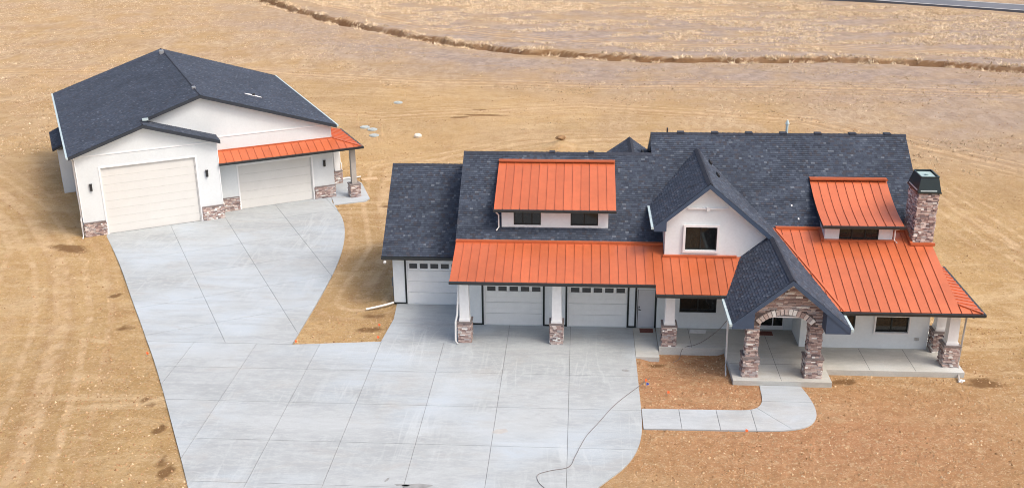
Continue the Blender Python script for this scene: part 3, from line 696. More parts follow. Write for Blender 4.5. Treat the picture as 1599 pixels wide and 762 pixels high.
# upper gable and entry gable (shared right slope)
FY, EYF = 46.35, 41.12
vx = 9.47
upper = shroof([[(RX, FY, RZ), (RX, 52.59, RZ), (3.56, 49.57, gL(3.56)), (3.56, FY, gL(3.56))],
        [(RX, FY, RZ), (RX, 52.59, RZ), (EX, 48.98, gR(EX)), (EX, FY, gR(EX))]], side='fascia_blue', ridge=[((RX, FY, RZ), (RX, 52.5, RZ))], th=.24)
xe = 11.62
entry = shroof([[(EX+.001, EYF, EZ), (EX+.001, 48.98, EZ), (vx, 48.48, gR(vx)), (xe, 42.62, gR(xe)), (xe, EYF, gR(xe))],
        [(EX, EYF, EZ), (EX, 46.75, EZ), (7.62, 46.75, eL(7.62)), (6.65, 43.75, eL(6.65)), (6.65, EYF, eL(6.65))]], side='fascia_blue', ridge=[((EX, EYF, EZ), (EX, 46.4, EZ))], th=.24)
# boxed eave returns
def eret(pts, y0, y1, nm='eave_return'):
    q = MB(); q.xz(pts, y0, y1); q.build(nm, 'fascia_blue', house)
eret([(6.67, eL(6.67)-.245), (7.56, eL(6.67)-.245), (7.56, eL(7.56)-.2), (6.67, eL(6.67)-.2)], 41.14, 41.9)
eret([(xe-.02, gR(xe)-.245), (10.58, gR(xe)-.245), (10.58, gR(10.58)-.2), (xe-.02, gR(xe)-.2)], 41.14, 41.9)
eret([(3.58, gL(3.58)-.245), (4.14, gL(3.58)-.245), (4.14, gL(4.14)-.2), (3.58, gL(3.58)-.2)], FY+.01, FY+.5)
q = MB(); q.box(10.66, 10.95, 41.75, 41.85, 2.9, 3.5); q.build('soffit_trim', 'white_trim', house)
q = MB(); q.box(6.9, 11.4, 41.95, 44.9, 3.02, 3.08); q.build('porch_ceiling', 'white_trim', house)
# collar beam on the upper gable
q = MB(); q.box(5.12, 6.98, 46.66, 46.75, 6.3, 6.36); q.box(5.98, 6.12, 46.62, 46.75, 6.24, 6.4); q.build('collar_beam', 'white_trim', house)
# roof vents
for (x, y) in ((6.55, 51.2), (6.75, 49.6)):
    q = MB(); z = gR(x); q.hexa([(x, y, z), (x+.12, y, z-.1), (x+.12, y+.5, z-.1), (x, y+.5, z), (x+.05, y, z+.1), (x+.16, y, z+.0), (x+.16, y+.5, z+.0), (x+.05, y+.5, z+.1)]); q.build('roof_vent', 'black_metal', upper)
q = MB(); x, y = 3.3, 53.6; z = bz-.7*(x-2.74); q.hexa([(x, y, z), (x+.12, y, z-.08), (x+.12, y+.6, z-.08), (x, y+.6, z), (x+.04, y, z+.09), (x+.15, y, z+.01), (x+.15, y+.6, z+.01), (x+.04, y+.6, z+.09)]); q.build('roof_vent', 'black_metal', mainroof)
for i in range(7):
    q = MB(); x = 5.1+i*1.75; q.box(x, x+.35, YR2-.1, YR2+.25, z2_-.05, z2_+.065); q.build('ridge_vent', 'shingle_cap', mainroof)
for x in (-1.5, .5):
    q = MB(); q.box(x, x+.3, YR1-.1, YR1+.2, z1_-.05, z1_+.06); q.build('ridge_vent', 'shingle_cap', mainroof)
q = MB(); q.tube([(11.1, 55.5, 6.5), (11.1, 55.5, 8.2)], .07); q.tube([(11.1, 55.5, 8.2), (11.1, 55.5, 8.32), (11.1, 55.5, 8.42)], .12, r2=.03); q.build('flue_pipe', 'gutter_light', mainroof)
q = MB(); q.tube([(4.6, 53.7, 7.8), (4.6, 53.7, 8.4)], .04); q.build('vent_pipe', 'black_metal', mainroof)
for (x, y) in ((10.47, 49.61), (10.72, 48.95)):
    q = MB(); z = Mz(y)+.03; q.hexa([(x-.04, y-.03, z-.03), (x+.03, y-.04, z-.03), (x+.04, y+.03, z+.02), (x-.04, y+.03, z+.02), (x-.03, y-.03, z-.01), (x+.03, y-.03, z-.01), (x+.03, y+.03, z+.04), (x-.03, y+.03, z+.04)]); q.build('debris', 'paper', mainroof)

# ---- standing seam roofs
def seams(a, b, w=.405):
    k = max(1, round((b-a)/w)); return [a+(b-a)*i/k for i in range(k+1)]
P1 = lambda x, y: Vector((x, y, o1(y)+.02))
garage_roof = metal_roof('metal_roof', house, P1, [(-5.88, 44.55), (3.6, 44.55), (3.6, 47.6), (-5.88, 47.6)], seams(-5.88, 3.6))
mid_roof = metal_roof('metal_roof', house, P1, [(3.601, 43.95), (6.73, 43.95), (6.75, 43.98), (8.0, 46.74), (4.12, 46.74), (3.601, 46.74)], seams(3.601, 8.1))
q = MB(); q.prism([P1(3.601, 46.74), P1(4.11, 46.74), P1(4.11, 47.6), P1(3.601, 47.6)], [P1(3.601, 46.74)-Vector((0, 0, .1)), P1(4.11, 46.74)-Vector((0, 0, .1)), P1(4.11, 47.6)-Vector((0, 0, .1)), P1(3.601, 47.6)-Vector((0, 0, .1))]); q.build('roof_panel', 'orange_metal', mid_roof)
P2 = lambda x, y: Vector((x, y, o2(y)+.02))
right_roof = metal_roof('metal_roof', house, P2, [(11.5, 42.7), (16.69, 42.7), (16.66, 48.5), (9.4, 48.5)], seams(9.4, 16.69, .42))
metal_roof('metal_roof', house, P2, [(16.70, 42.7), (17.6, 42.7), (16.74, 43.27), (16.70, 43.29)], seams(16.70, 17.6, .45))
Ps = lambda y, x: Vector((x, y, o2(42.7)+.02+.19*(17.6-x)))
def Ps2(a, b): return Ps(a, b)
side_roof = metal_roof('metal_roof', house, Ps2, [(42.7, 17.6), (48.3, 17.6), (48.3, 16.72), (43.28, 16.72)], seams(42.7, 48.3, .4))
d1z = lambda y: 5.73+(7.1-5.73)*(y-48.0)/3.84
dorm1 = metal_roof('metal_roof', house, lambda x, y: Vector((x, y, d1z(y))), [(-4.05, 48.0), (1.85, 48.0), (1.85, 51.84), (-4.05, 51.84)], seams(-4.05, 1.85, .43))
def d2z(y):
    t = (y-47.25)/(51.03-47.25); return 5.38+(6.55-5.38)*t-.19*math.sin(math.pi*t)+.0*t
dorm2 = metal_roof('metal_roof', house, lambda x, y: Vector((x, y, d2z(y))), [(11.5, 47.25), (15.26, 47.25), (15.26, 51.03), (11.5, 51.03)], seams(11.5, 15.26, .42), curve=True)
# flashings
def flash(a, b, w, h, par):
    q = MB(); q.bar(a, b, w, h); q.build('flashing', 'orange_metal', par)
flash((-5.9, 47.63, o1(47.63)+.06), (4.1, 47.63, o1(47.63)+.06), .2, .11, garage_roof)
flash((4.05, 46.68, o1(46.68)+.08), (7.5, 46.68, o1(46.68)+.08), .14, .1, mid_roof)
flash((9.55, 48.46, o2(48.46)+.07), (16.66, 48.46, o2(48.46)+.07), .2, .11, right_roof)
flash((-4.06, 51.72, 7.13), (1.86, 51.72, 7.13), .34, .06, dorm1)
flash((11.49, 50.9, 6.58), (15.27, 50.9, 6.58), .34, .07, dorm2)
flash((11.66, 47.57, o2(47.57)+.06), (14.95, 47.57, o2(47.57)+.06), .16, .1, right_roof)
flash((11.64, 47.55, o2(47.55)+.06), (11.64, 48.4, o2(48.4)+.06), .16, .1, right_roof)
flash((16.72, 43.26, o2(43.26)+.06), (17.6, 42.7, o2(42.7)+.06), .1, .05, right_roof)
flash((vx+.1, 48.4, o2(48.4)+.05), (xe+.08, 42.72, o2(42.72)+.05), .12, .05, right_roof)
flash((3.6, 44.55, o1(44.55)+.05), (3.6, 47.5, o1(47.5)+.05), .03, .05, garage_roof)
# gable panel under the right-hand rake
q = MB(); q.yz([(43.4, 3.1), (48.5, 3.1), (48.5, o2(48.5)-.12), (43.4, o2(43.4)-.1)], 16.45, 16.6); q.build('gable_wall', 'white_trim', house)
# ---- gutters
def gutter(a, b, m, w=.12, par=house):
    q = MB(); q.bar(a, b, w, .12); return q.build('gutter', m, par)
gutter((-5.9, 44.48, 3.315), (3.61, 44.48, 3.315), 'gutter_dark'); gutter((3.6, 43.88, 3.09), (6.72, 43.88, 3.09), 'gutter_dark'); gutter((11.62, 42.63, 2.96), (17.66, 42.63, 2.96), 'gutter_dark'); gutter((17.66, 42.6, 2.96), (17.66, 48.3, 2.96), 'gutter_dark')
gutter((-4.07, 47.94, 5.68), (1.87, 47.94, 5.68), 'gutter_dark'); gutter((11.48, 47.19, 5.33), (15.28, 47.19, 5.33), 'gutter_dark'); gutter((-9.9, 48.98, 2.73), (-5.6, 48.98, 2.73), 'gutter_dark')
gutter((6.58, 41.1, eL(6.65)-.06), (6.58, 43.8, eL(6.65)-.06), 'gutter_light'); gutter((11.69, 41.1, gR(xe)-.06), (11.69, 42.6, gR(xe)-.06), 'gutter_light'); gutter((3.49, FY, gL(3.56)-.06), (3.49, 49.5, gL(3.56)-.06), 'gutter_light')
q = MB(); q.box(-5.89, 3.6, 44.5, 44.56, 3.3, 3.335); q.build('drip_edge', 'white_trim', garage_roof)
# ---- downspouts
def dspout(path, nm='downspout', r=.045, m='pvc', par=house):
    q = MB(); q.tube(path, r, 8); return q.build(nm, m, par)
dspout([(6.72, 43.7, 3.0), (6.82, 43.6, 2.8), (6.86, 43.55, .1), (6.84, 43.4, -.1), (6.7, 42.3, -.08)])
dspout([(-5.55, 45.4, 3.1), (-5.62, 45.05, 1.5), (-5.7, 44.98, 1.1), (-5.72, 44.98, .15), (-5.6, 44.85, .05)])
dspout([(-4.0, 48.1, 5.6), (-3.85, 48.3, 5.35), (-3.85, 48.3, 4.72), (-3.95, 48.1, 4.62)], r=.035)
dspout([(15.1, 47.3, 5.25), (14.95, 47.55, 5.1), (14.95, 47.55, 4.6), (15.05, 47.4, 4.52)], r=.035)
dspout([(17.25, 42.72, 2.85), (17.2, 43.4, 2.6), (17.18, 43.5, .3), (16.9, 42.5, .05), (16.85, 42.2, .0)], m='post_wood')
# ---- columns
def column(x0, x1, yf, zb, zt, d=.64, ph=1.0, parent=house):
    cx = (x0+x1)/2; c = MB(); c.box(x0+.02, x1-.02, yf+.02, yf+d-.02, zb, zb+ph)
    col = c.build('column', 'mortar', parent)
    s = MB(); w_ = x1-x0
    stones(s, (x0, yf+.02, 0), (1, 0, 0), (0, -1, 0), w_, zb, zb+ph); stones(s, (x0+.02, yf+d, 0), (0, -1, 0), (-1, 0, 0), d, zb, zb+ph); stones(s, (x1-.02, yf, 0), (0, 1, 0), (1, 0, 0), d, zb, zb+ph); stones(s, (x1, yf+d-.02, 0), (-1, 0, 0), (0, 1, 0), w_, zb, zb+ph)
    s.build('stones', 'stone', col, kind='stuff')
    k = MB(); k.box(x0-.045, x1+.045, yf-.045, yf+d+.045, zb+ph, zb+ph+.07); k.build('cap', 'cap_stone', col)
    a, b = .235, .205; cy = yf+d/2; h = MB(); z0 = zb+ph+.07
    h.hexa([(cx-a, cy-a, z0), (cx+a, cy-a, z0), (cx+a, cy+a, z0), (cx-a, cy+a, z0), (cx-b, cy-b, zt), (cx+b, cy-b, zt), (cx+b, cy+b, zt), (cx-b, cy+b, zt)])
    h.box(cx-a-.03, cx+a+.03, cy-a-.03, cy+a+.03, z0, z0+.12); h.box(cx-b-.03, cx+b+.03, cy-b-.03, cy+b+.03, zt-.14, zt)
    h.build('shaft', 'white_paint', col); return col
for x0, x1, yf, zb, zt in ((-5.6, -4.98, 45.07, 0, 3.28), (-1.23, -.61, 45.07, 0, 3.28), (4.02, 4.66, 44.68, .2, 3.2), (16.36, 17.02, 43.14, .2, 3.02), (16.34, 17.0, 44.6, .2, 3.06)):
    column(x0, x1, yf, zb, zt)
# ---- stone entry portal
YP = 41.78; ptl = MB()
for x0, x1 in ((7.42, 7.94), (10.09, 10.65)): ptl.box(x0+.02, x1-.02, YP+.12, YP+.6, .2, 2.75)
for x0, x1 in ((7.32, 8.0), (10.02, 10.76)): ptl.box(x0+.02, x1-.02, YP+.02, YP+.68, .2, 1.1)
ac, ahw, asp, atop = 9.02, 1.085, 2.76, 3.22
rad = (ahw*ahw+(atop-asp)**2)/(2*(atop-asp)); azc = atop-rad
arc = [(ac+rad*math.sin(t), azc+rad*math.cos(t)) for t in np.linspace(-math.asin(ahw/rad), math.asin(ahw/rad), 15)]
fl_, fr_ = eL(7.42)-.26, gR(10.65)-.26
ytop = EZ-.27
for (a, b) in zip(arc, arc[1:]):
    ta = min(eL(a[0]), gR(a[0]))-.27; tb = min(eL(b[0]), gR(b[0]))-.27
    ptl.xz([a, b, (b[0], tb), (a[0], ta)], YP+.12, YP+.6)
ptl.xz([(7.44, 2.75), (arc[0][0], 2.75), (arc[0][0], eL(arc[0][0])-.27), (7.44, eL(7.44)-.27)], YP+.12, YP+.6)
ptl.xz([(arc[-1][0], 2.75), (10.63, 2.75), (10.63, gR(10.63)-.27), (arc[-1][0], gR(arc[-1][0])-.27)], YP+.12, YP+.6)
portal = ptl.build('stone_portal', 'mortar', house)
STM = [cube_mesh('ledge_stone_%d' % i) for i in range(len(STC))]; NST = [0]
srest = MB()
def stone_obj(org, u, nrm, c, pr, col):
    if NST[0] >= 285: return False
    x0, x1, z0, z1 = c[0][0], c[1][0], c[0][1], c[2][1]
    o = bpy.data.objects.new('stone', STM[col]); COL.objects.link(o); o.parent = portal
    p = org+u*((x0+x1)/2)+nrm*(pr/2-.01); o.location = (p.x, p.y, (z0+z1)/2)
    dx = (x1-x0); dt = pr+.02
    o.scale = (dx, dt, z1-z0) if abs(u.x) > .5 else (dt, dx, z1-z0); NST[0] += 1; return True
gpl = [(-GS, -1, 0), (0, 0, 0)]
# gable face: clip by the two slopes (x local to 7.42)
def hp(x0, z0, x1, z1):      # keep below the line
    dx, dz = x1-x0, z1-z0; l = math.hypot(dx, dz); return (dz/l, -dx/l, -(dz*x0-dx*z0)/l)
X0 = 7.42
slopes = [hp(7.0-X0, eL(7.0)-.27, EX-X0, EZ-.27), hp(EX-X0, EZ-.27, 11.0-X0, gR(11.0)-.27)]
def inarch(c):
    for x, z in c:
        X = x+X0
        if math.hypot(X-ac, z-azc) < rad+.22 and abs(X-ac) < ahw+.16 and z > asp-.12: return True
    return all(abs(x+X0-ac) < ahw for x, z in c) and c[0][1] < asp
stones(srest, (X0, YP+.12, 0), (1, 0, 0), (0, -1, 0), 10.65-X0, 2.66, ytop, pl=slopes, skip=inarch, out=stone_obj, wr=(.17, .4), rowh=(.065, .095))
for x0, x1 in ((7.42, 7.94), (10.09, 10.65)):
    stones(srest, (x0, YP+.12, 0), (1, 0, 0), (0, -1, 0), x1-x0, 1.16, 2.66, out=stone_obj)
    for xx, u, nn in ((x0+.02, (0, -1, 0), (-1, 0, 0)), (x1-.02, (0, 1, 0), (1, 0, 0))):
        stones(srest, (xx, YP+.6 if nn[0] < 0 else YP+.12, 0), u, nn, .48, 1.16, 2.74)
for x0, x1 in ((7.32, 8.0), (10.02, 10.76)):
    stones(srest, (x0, YP+.02, 0), (1, 0, 0), (0, -1, 0), x1-x0, .2, 1.1, out=stone_obj)
    for xx, u, nn in ((x0+.02, (0, -1, 0), (-1, 0, 0)), (x1-.02, (0, 1, 0), (1, 0, 0))):
        stones(srest, (xx, YP+.68 if nn[0] < 0 else YP, 0), u, nn, .66, .2, 1.1)
    q = MB(); q.box(x0-.05, x1+.05, YP-.04, YP+.74, 1.1, 1.165); q.build('cap', 'cap_stone', portal)
srest.build('stones', 'stone', portal, kind='stuff')
na = 15; aa = math.asin(min(1, (ahw+.02)/rad))
for i in range(na):
    t0, t1 = -aa+2*aa*i/na+.008, -aa+2*aa*(i+1)/na-.008; r0, r1 = rad-.01, rad+.25
    ring = [(ac+r0*math.sin(t0), azc+r0*math.cos(t0)), (ac+r0*math.sin(t1), azc+r0*math.cos(t1)), (ac+r1*math.sin(t1), azc+r1*math.cos(t1)), (ac+r1*math.sin(t0), azc+r1*math.cos(t0))]
    q = MB(); q.xz(ring, YP+.05-.01*(i % 2), YP+.3); q.build('arch_stone', 'ledge_stone_%d' % rnd.choice((1, 3, 3, 5, 4, 0)), portal)
# ---- porch slabs
pm = MB(); pm.box(6.9, 11.16, 41.45, 44.6, -.35, .2); pm.box(3.89, 10.39, 44.6, 46.78, -.35, .2); pm.box(11.16, 17.2, 42.66, 44.98, -.35, .2); pm.box(10.39, 11.16, 44.6, 44.98, -.35, .2); pm.box(16.2, 17.2, 44.98, 48.0, -.35, .2)
porch = pm.build('porch_slab', 'concrete_porch', house)
for x in (9.0, 13.1, 15.1):
    jm = MB(); jm.box(x-.01, x+.01, 42.7 if x > 10 else 41.5, 44.9 if x > 10 else 46.7, .2, .203); jm.build('joint_line', 'joint', porch)
jm = MB(); jm.box(6.95, 11.1, 43.1-.01, 43.1+.01, .2, .204); jm.build('joint_line', 'joint', porch); jm = MB(); jm.box(5.4, 5.42, 44.65, 46.7, .2, .203); jm.build('joint_line', 'joint', porch)
# ---- chimney
CX0, CX1, CY0, CY1, CZ = 15.74, 16.66, 47.37, 48.85, 7.05
cm = MB(); cm.box(CX0+.02, CX1-.02, CY0+.02, CY1-.02, 3.9, CZ); chim = cm.build('chimney', 'mortar', house)
s = MB(); stones(s, (CX0, CY0+.02, 0), (1, 0, 0), (0, -1, 0), CX1-CX0, 4.3, CZ); stones(s, (CX0+.02, CY1, 0), (0, -1, 0), (-1, 0, 0), CY1-CY0, 4.3, CZ); stones(s, (CX1-.02, CY0, 0), (0, 1, 0), (1, 0, 0), CY1-CY0, 3.0, CZ)
s.build('stones', 'stone', chim, kind='stuff')
c = MB(); a = .07; t = .13; x0, x1, y0, y1 = CX0-a, CX1+a, CY0-a, CY1+a; zt = CZ+.68
lo = [(x0, y0, CZ), (x1, y0, CZ), (x1, y1, CZ), (x0, y1, CZ)]; hi = [(x0+t, y0+t+.05, zt), (x1-t, y0+t+.05, zt), (x1-t, y1-t-.12, zt), (x0+t, y1-t-.12, zt)]
for i in range(4): c.poly([lo[i], lo[(i+1) % 4], hi[(i+1) % 4], hi[i]])
c.box(x0-.02, x1+.02, y0-.02, y1+.02, CZ-.06, CZ); c.build('chimney_shroud', 'chimney_metal', chim)
c = MB(); c.poly([(p[0]+(.06 if i in (0, 3) else -.06), p[1]+(.05 if i < 2 else -.05), zt-.05) for i, p in enumerate(hi)]); c.tube([(16.2, 48.0, zt-.1), (16.2, 48.0, zt+.02)], .1); c.build('chimney_lid', 'chimney_inner', chim, fix=False)
c = MB()
for i in range(4): c.bar(hi[i], hi[(i+1) % 4], .05, .05)
c.build('shroud_rim', 'chimney_metal', chim)
c = MB(); c.bar((x0+.12, y0+.005, CZ+.07), (x1-.2, y0+.005, CZ+.07), .02, .06); c.bar((x0+.005, y0+.15, CZ+.07), (x0+.005, y1-.2, CZ+.07), .02, .06); c.build('shroud_vent', 'gutter_light', chim)
q = MB(); q.bar((CX0-.1, CY0-.06, o2(CY0)+.09), (CX1+.1, CY0-.06, o2(CY0)+.09), .14, .14); q.bar((CX0-.06, CY0-.1, o2(CY0)+.09), (CX0-.06, 48.45, o2(48.45)+.09), .14, .14); q.build('flashing', 'orange_metal', chim)
# ---- small fittings
q = MB(); q.box(-9.56, -9.43, 49.7, 49.95, .9, 1.3); q.tube([(-9.5, 49.8, .3), (-9.5, 49.8, .9)], .03); q.build('electric_meter', 'meter_grey', house)
q = MB(); q.box(15.62, 15.8, 44.88, 44.95, .66, .78); q.build('outlet_cover', 'steel', house)
q = MB(); q.box(7.0, 7.12, 46.6, 46.75, 2.3, 2.6); q.build('wall_lamp', 'black_metal', house)
for x in (-1.0,):
    q = MB(); q.tube([(x+.1, 45.3, 3.2), (x+.1, 45.3, 3.05)], .06); q.build('soffit_camera', 'black_metal', house)
q = MB(); q.tube([(-9.72, 49.02, 2.55), (-9.72, 48.9, 2.5)], .07); q.build('flood_lamp', 'pvc', house)

# ================================================================== WORKSHOP
shop = empty('workshop', SO, TH)
tag(shop, 'white detached workshop with two large doors and a low gabled shingle roof', 'workshop')
V2, SD = 1.2, 19.2
SR, SRZ, SSL = 7.78, 7.88, .333
sp = lambda u: SRZ-SSL*abs(u-SR)
q = MB(); wallsheet(q, (0, 0, 0), (1, 0, 0), (0, -1, 0), 8.36, 0, 5.0, [(1.36, 6.95, 0, 4.2)], .12); q.build('wall', 'stucco_shop', shop, fix=False)
q = MB(); wallsheet(q, (8.36, V2, 0), (1, 0, 0), (0, -1, 0), 7.69, 0, 4.9, [(1.35, 6.2, 0, 2.95)], .12); q.build('wall', 'stucco_shop', shop, fix=False)
q = MB(); q.poly([(0, 0, 5.0), (8.36, 0, 5.0), (8.36, 0, 5.05), (4.09, 0, 6.42), (0, 0, 5.05)]); q.build('wall', 'stucco_shop', shop, fix=False)
q = MB(); q.poly([(3.0, V2, 4.9), (16.05, V2, 4.9), (16.05, V2, 4.92), (SR, V2, SRZ-.24), (3.0, V2, sp(3.0)-.24)]); q.build('wall', 'stucco_shop', shop, fix=False)
q = MB(); q.poly([(8.36, 0, 0), (8.36, V2, 0), (8.36, V2, 5.0), (8.36, 0, 5.0)]); q.build('wall', 'stucco_shop', shop, fix=False)
q = MB(); q.poly([(0, 0, 0), (0, SD, 0), (0, SD, 5.0), (0, 0, 5.0)]); q.build('wall', 'stucco_shop', shop, fix=False)
q = MB(); q.poly([(16.05, V2, 0), (16.05, SD, 0), (16.05, SD, 4.9), (16.05, V2, 4.9)]); q.build('wall', 'stucco_shop', shop, fix=False)
q = MB(); q.poly([(0, SD, 0), (16.05, SD, 0), (16.05, SD, 4.9), (SR, SD, SRZ-.3), (0, SD, 5.0)]); q.build('wall', 'stucco_shop', shop, fix=False)
part('band_trim', 'white_trim', ('box', -.01, 8.37, -.03, 0, 5.0, 5.06), ('box', 8.37, 16.07, V2-.03, V2, 4.98, 5.04), ('box', 8.34, 8.39, -.02, .02, .95, 5.0), ('box', -.03, .02, -.02, .03, .95, 5.0), parent=shop)
def shop_door(x0, x1, y, z1, rows):
    d = garage_door(x0, x1, y, z1, 0, 0, 0, rows, 'shop_door', shop, plain=True); return d
shop_door(1.42, 6.89, .08, 4.14, 8); shop_door(9.77, 14.5, V2+.08, 2.9, 5)
for a, b, z, y in ((1.26, 7.05, 4.2, 0), (9.62, 14.65, 2.95, V2)):
    q = MB(); q.box(a, a+.1, y-.03, y, 0, z+.1); q.box(b-.1, b, y-.03, y, 0, z+.1); q.box(a+.1, b-.1, y-.03, y, z, z+.1); q.build('door_casing', 'white_trim', shop)
# wall lamps
for u, v, z in ((.7, 0, 3.08), (7.57, 0, 3.06), (15.42, V2, 2.4)):
    q = MB(); q.box(u-.07, u+.07, v-.12, v, z-.2, z+.2); q.box(u-.09, u+.09, v-.14, v, z+.2, z+.23); q.build('wall_lamp', 'black_metal', shop)
# stone wainscot
def wains(x0, x1, y, h, ret=None):
    b = MB(); b.box(x0, x1, y-.06, y, 0, h); wq = b.build('stone_base', 'mortar', shop)
    s = MB(); stones(s, (x0, y-.06, 0), (1, 0, 0), (0, -1, 0), x1-x0, 0, h)
    for xx, nn in ((x0, -1), (x1, 1)): stones(s, (xx, y if nn < 0 else y-.06, 0), (0, nn, 0), (nn, 0, 0), .06, 0, h)
    s.build('stones', 'stone', wq, kind='stuff')
    k = MB(); k.box(x0-.02, x1+.02, y-.12, y, h, h+.05); k.build('cap', 'cap_stone', wq)
wains(0, 1.24, 0, .86); wains(7.07, 8.36, 0, .86); wains(8.42, 9.6, V2, .86); wains(14.67, 16.05, V2, .8)
# roof
FO = -.4; MO = V2-.4; ub, ue = -.33, 16.36
zb = sp(ub)
pk = SRZ-SSL*(SR-4.09)
L1 = [(ub, FO, zb), (4.09, FO, pk), (4.09, MO, pk), (ub, MO, zb)]
shop_roof = shroof([L1, [(ub, MO, zb), (SR, MO, SRZ), (SR, SD, SRZ), (ub, SD, zb)], [(SR, MO, SRZ), (SR, SD, SRZ), (ue, SD, sp(ue)), (ue, MO, sp(ue))],
        [(4.09, FO, pk), (4.09, V2, pk), (8.55, V2, pk-SSL*4.46), (8.55, FO, pk-SSL*4.46)]],
       ridge=[((SR, MO, SRZ), (SR, SD, SRZ)), ((4.09, FO, pk), (4.09, MO+.2, pk))], parent=shop, th=.2)
def sgut(a, b, m): q = MB(); q.bar(a, b, .12, .12); q.build('gutter', m, shop_roof)
sgut((ub-.06, FO, zb-.06), (ub-.06, SD, zb-.06), 'gutter_light'); sgut((ue+.06, MO, sp(ue)-.06), (ue+.06, SD, sp(ue)-.06), 'gutter_light')
q = MB(); q.box(SR-.32, SR-.02, 17.0, 17.45, SRZ-.08, SRZ+.2); q.build('roof_vent', 'steel', shop_roof)
q = MB(); q.box(SR-.12, SR+.1, 2.9, 3.2, SRZ-.05, SRZ+.12); q.build('roof_vent', 'steel', shop_roof)
q = MB(); q.box(4.2, 4.55, .48, .62, sp(4.3)-.02, sp(4.3)+.12); q.build('valley_flashing', 'gutter_light', shop_roof)
nrm_s = Vector((SSL, 0, 1)).normalized()
q = MB()
ring = []
for t in range(14):
    a = t*2*math.pi/14; rr = rnd.uniform(.8, 1.15); u, v = 11.95+.62*rr*math.cos(a), 5.55+.24*rr*math.sin(a); ring.append((u, v, sp(u)+.03))
q.prism(ring, [(p[0], p[1], p[2]-.02) for p in ring]); ptch = q.build('flashing_patch', 'paper', shop_roof)
q = MB(); q.tube([(11.98, 5.55, sp(11.98)), (11.98, 5.55, sp(11.98)+.16)], .1); q.build('vent_pipe', 'black_metal', ptch)
# pent roof in standing seam metal
pz = lambda v: 3.6+(4.08-3.6)*(v+.05)/(V2+.05)
PP = lambda u, v: Vector((u, v, pz(v)))
pent = metal_roof('metal_roof', shop, PP, [(8.37, -.05), (17.7, -.05), (16.07, V2-.02), (8.37, V2-.02)], seams(8.37, 17.7, .5))
sl_ = (4.08-3.6)/(17.7-16.05)
psd = metal_roof('metal_roof', shop, lambda v, u: Vector((u, v, 3.6+sl_*(17.7-u))), [(-.05, 17.7), (5.2, 17.7), (5.2, 16.07), (V2-.02, 16.07)], seams(-.05, 5.2, .5))
def sflash(a, b, w, h): q = MB(); q.bar(a, b, w, h); q.build('flashing', 'orange_metal', pent)
sflash((8.37, V2-.04, 4.1), (16.1, V2-.04, 4.1), .08, .12); sflash((17.7, -.05, 3.64), (16.07, V2, 4.12), .12, .06); sflash((16.1, V2, 4.1), (16.1, 5.2, 4.1), .08, .12)
q = MB(); q.bar((8.37, -.12, 3.54), (17.76, -.12, 3.54), .13, .14); q.bar((17.77, -.18, 3.54), (17.77, 5.2, 3.54), .13, .14); q.build('gutter', 'gutter_dark', pent)
# posts
def post(x0, x1, yf, h, zt, shaft='post_wood', a=.17):
    b = MB(); d = x1-x0; b.box(x0+.02, x1-.02, yf+.02, yf+d-.02, 0, h); p = b.build('post', 'mortar', shop)
    s = MB(); stones(s, (x0, yf+.02, 0), (1, 0, 0), (0, -1, 0), d, 0, h); stones(s, (x0+.02, yf+d, 0), (0, -1, 0), (-1, 0, 0), d, 0, h); stones(s, (x1-.02, yf, 0), (0, 1, 0), (1, 0, 0), d, 0, h); stones(s, (x1, yf+d-.02, 0), (-1, 0, 0), (0, 1, 0), d, 0, h)
    s.build('stones', 'stone', p, kind='stuff')
    k = MB(); k.box(x0-.04, x1+.04, yf-.04, yf+d+.04, h, h+.06); k.build('cap', 'cap_stone', p)
    cx, cy = (x0+x1)/2, yf+d/2; k = MB(); k.box(cx-a, cx+a, cy-a, cy+a, h+.06, zt); k.build('shaft', shaft, p)
post(16.9, 17.58, .32, .86, 3.55); post(16.75, 17.35, 3.9, .86, 3.6, 'white_paint', .2)
# side lean-to and downspouts
q = MB(); q.box(-.72, -.01, 10.0, 14.4, 0, 3.1); lt = q.build('lean_to', 'stucco_shop', shop)
q = MB(); deck(q, [(-1.05, 9.6, 3.28), (-.02, 9.6, 3.75), (-.02, 14.8, 3.75), (-1.05, 14.8, 3.28)], .16); lr = q.build('lean_to_roof', ['roof_deck', 'fascia_dark', 'white_trim'], shop)
q = MB(); shingles(q, [(-1.05, 9.6, 3.28), (-.02, 9.6, 3.75), (-.02, 14.8, 3.75), (-1.05, 14.8, 3.28)]); q.build('shingles', 'shingle', lr, fix=False, kind='stuff')
q = MB(); q.tube([(-.3, -.1, 5.1), (-.08, .15, 4.8), (-.08, .15, 1.3), (-.13, .1, 1.1), (-.13, .1, .12), (-.2, -.3, .04)], .05); q.build('downspout', 'pvc', shop)
q = MB(); q.tube([(17.3, 4.6, 3.4), (17.38, 4.6, 3.0), (17.42, 4.6, 1.4), (17.5, 4.6, 1.2), (17.52, 4.6, .1), (18.9, 4.7, .05)], .05); q.build('downspout', 'pvc', shop)

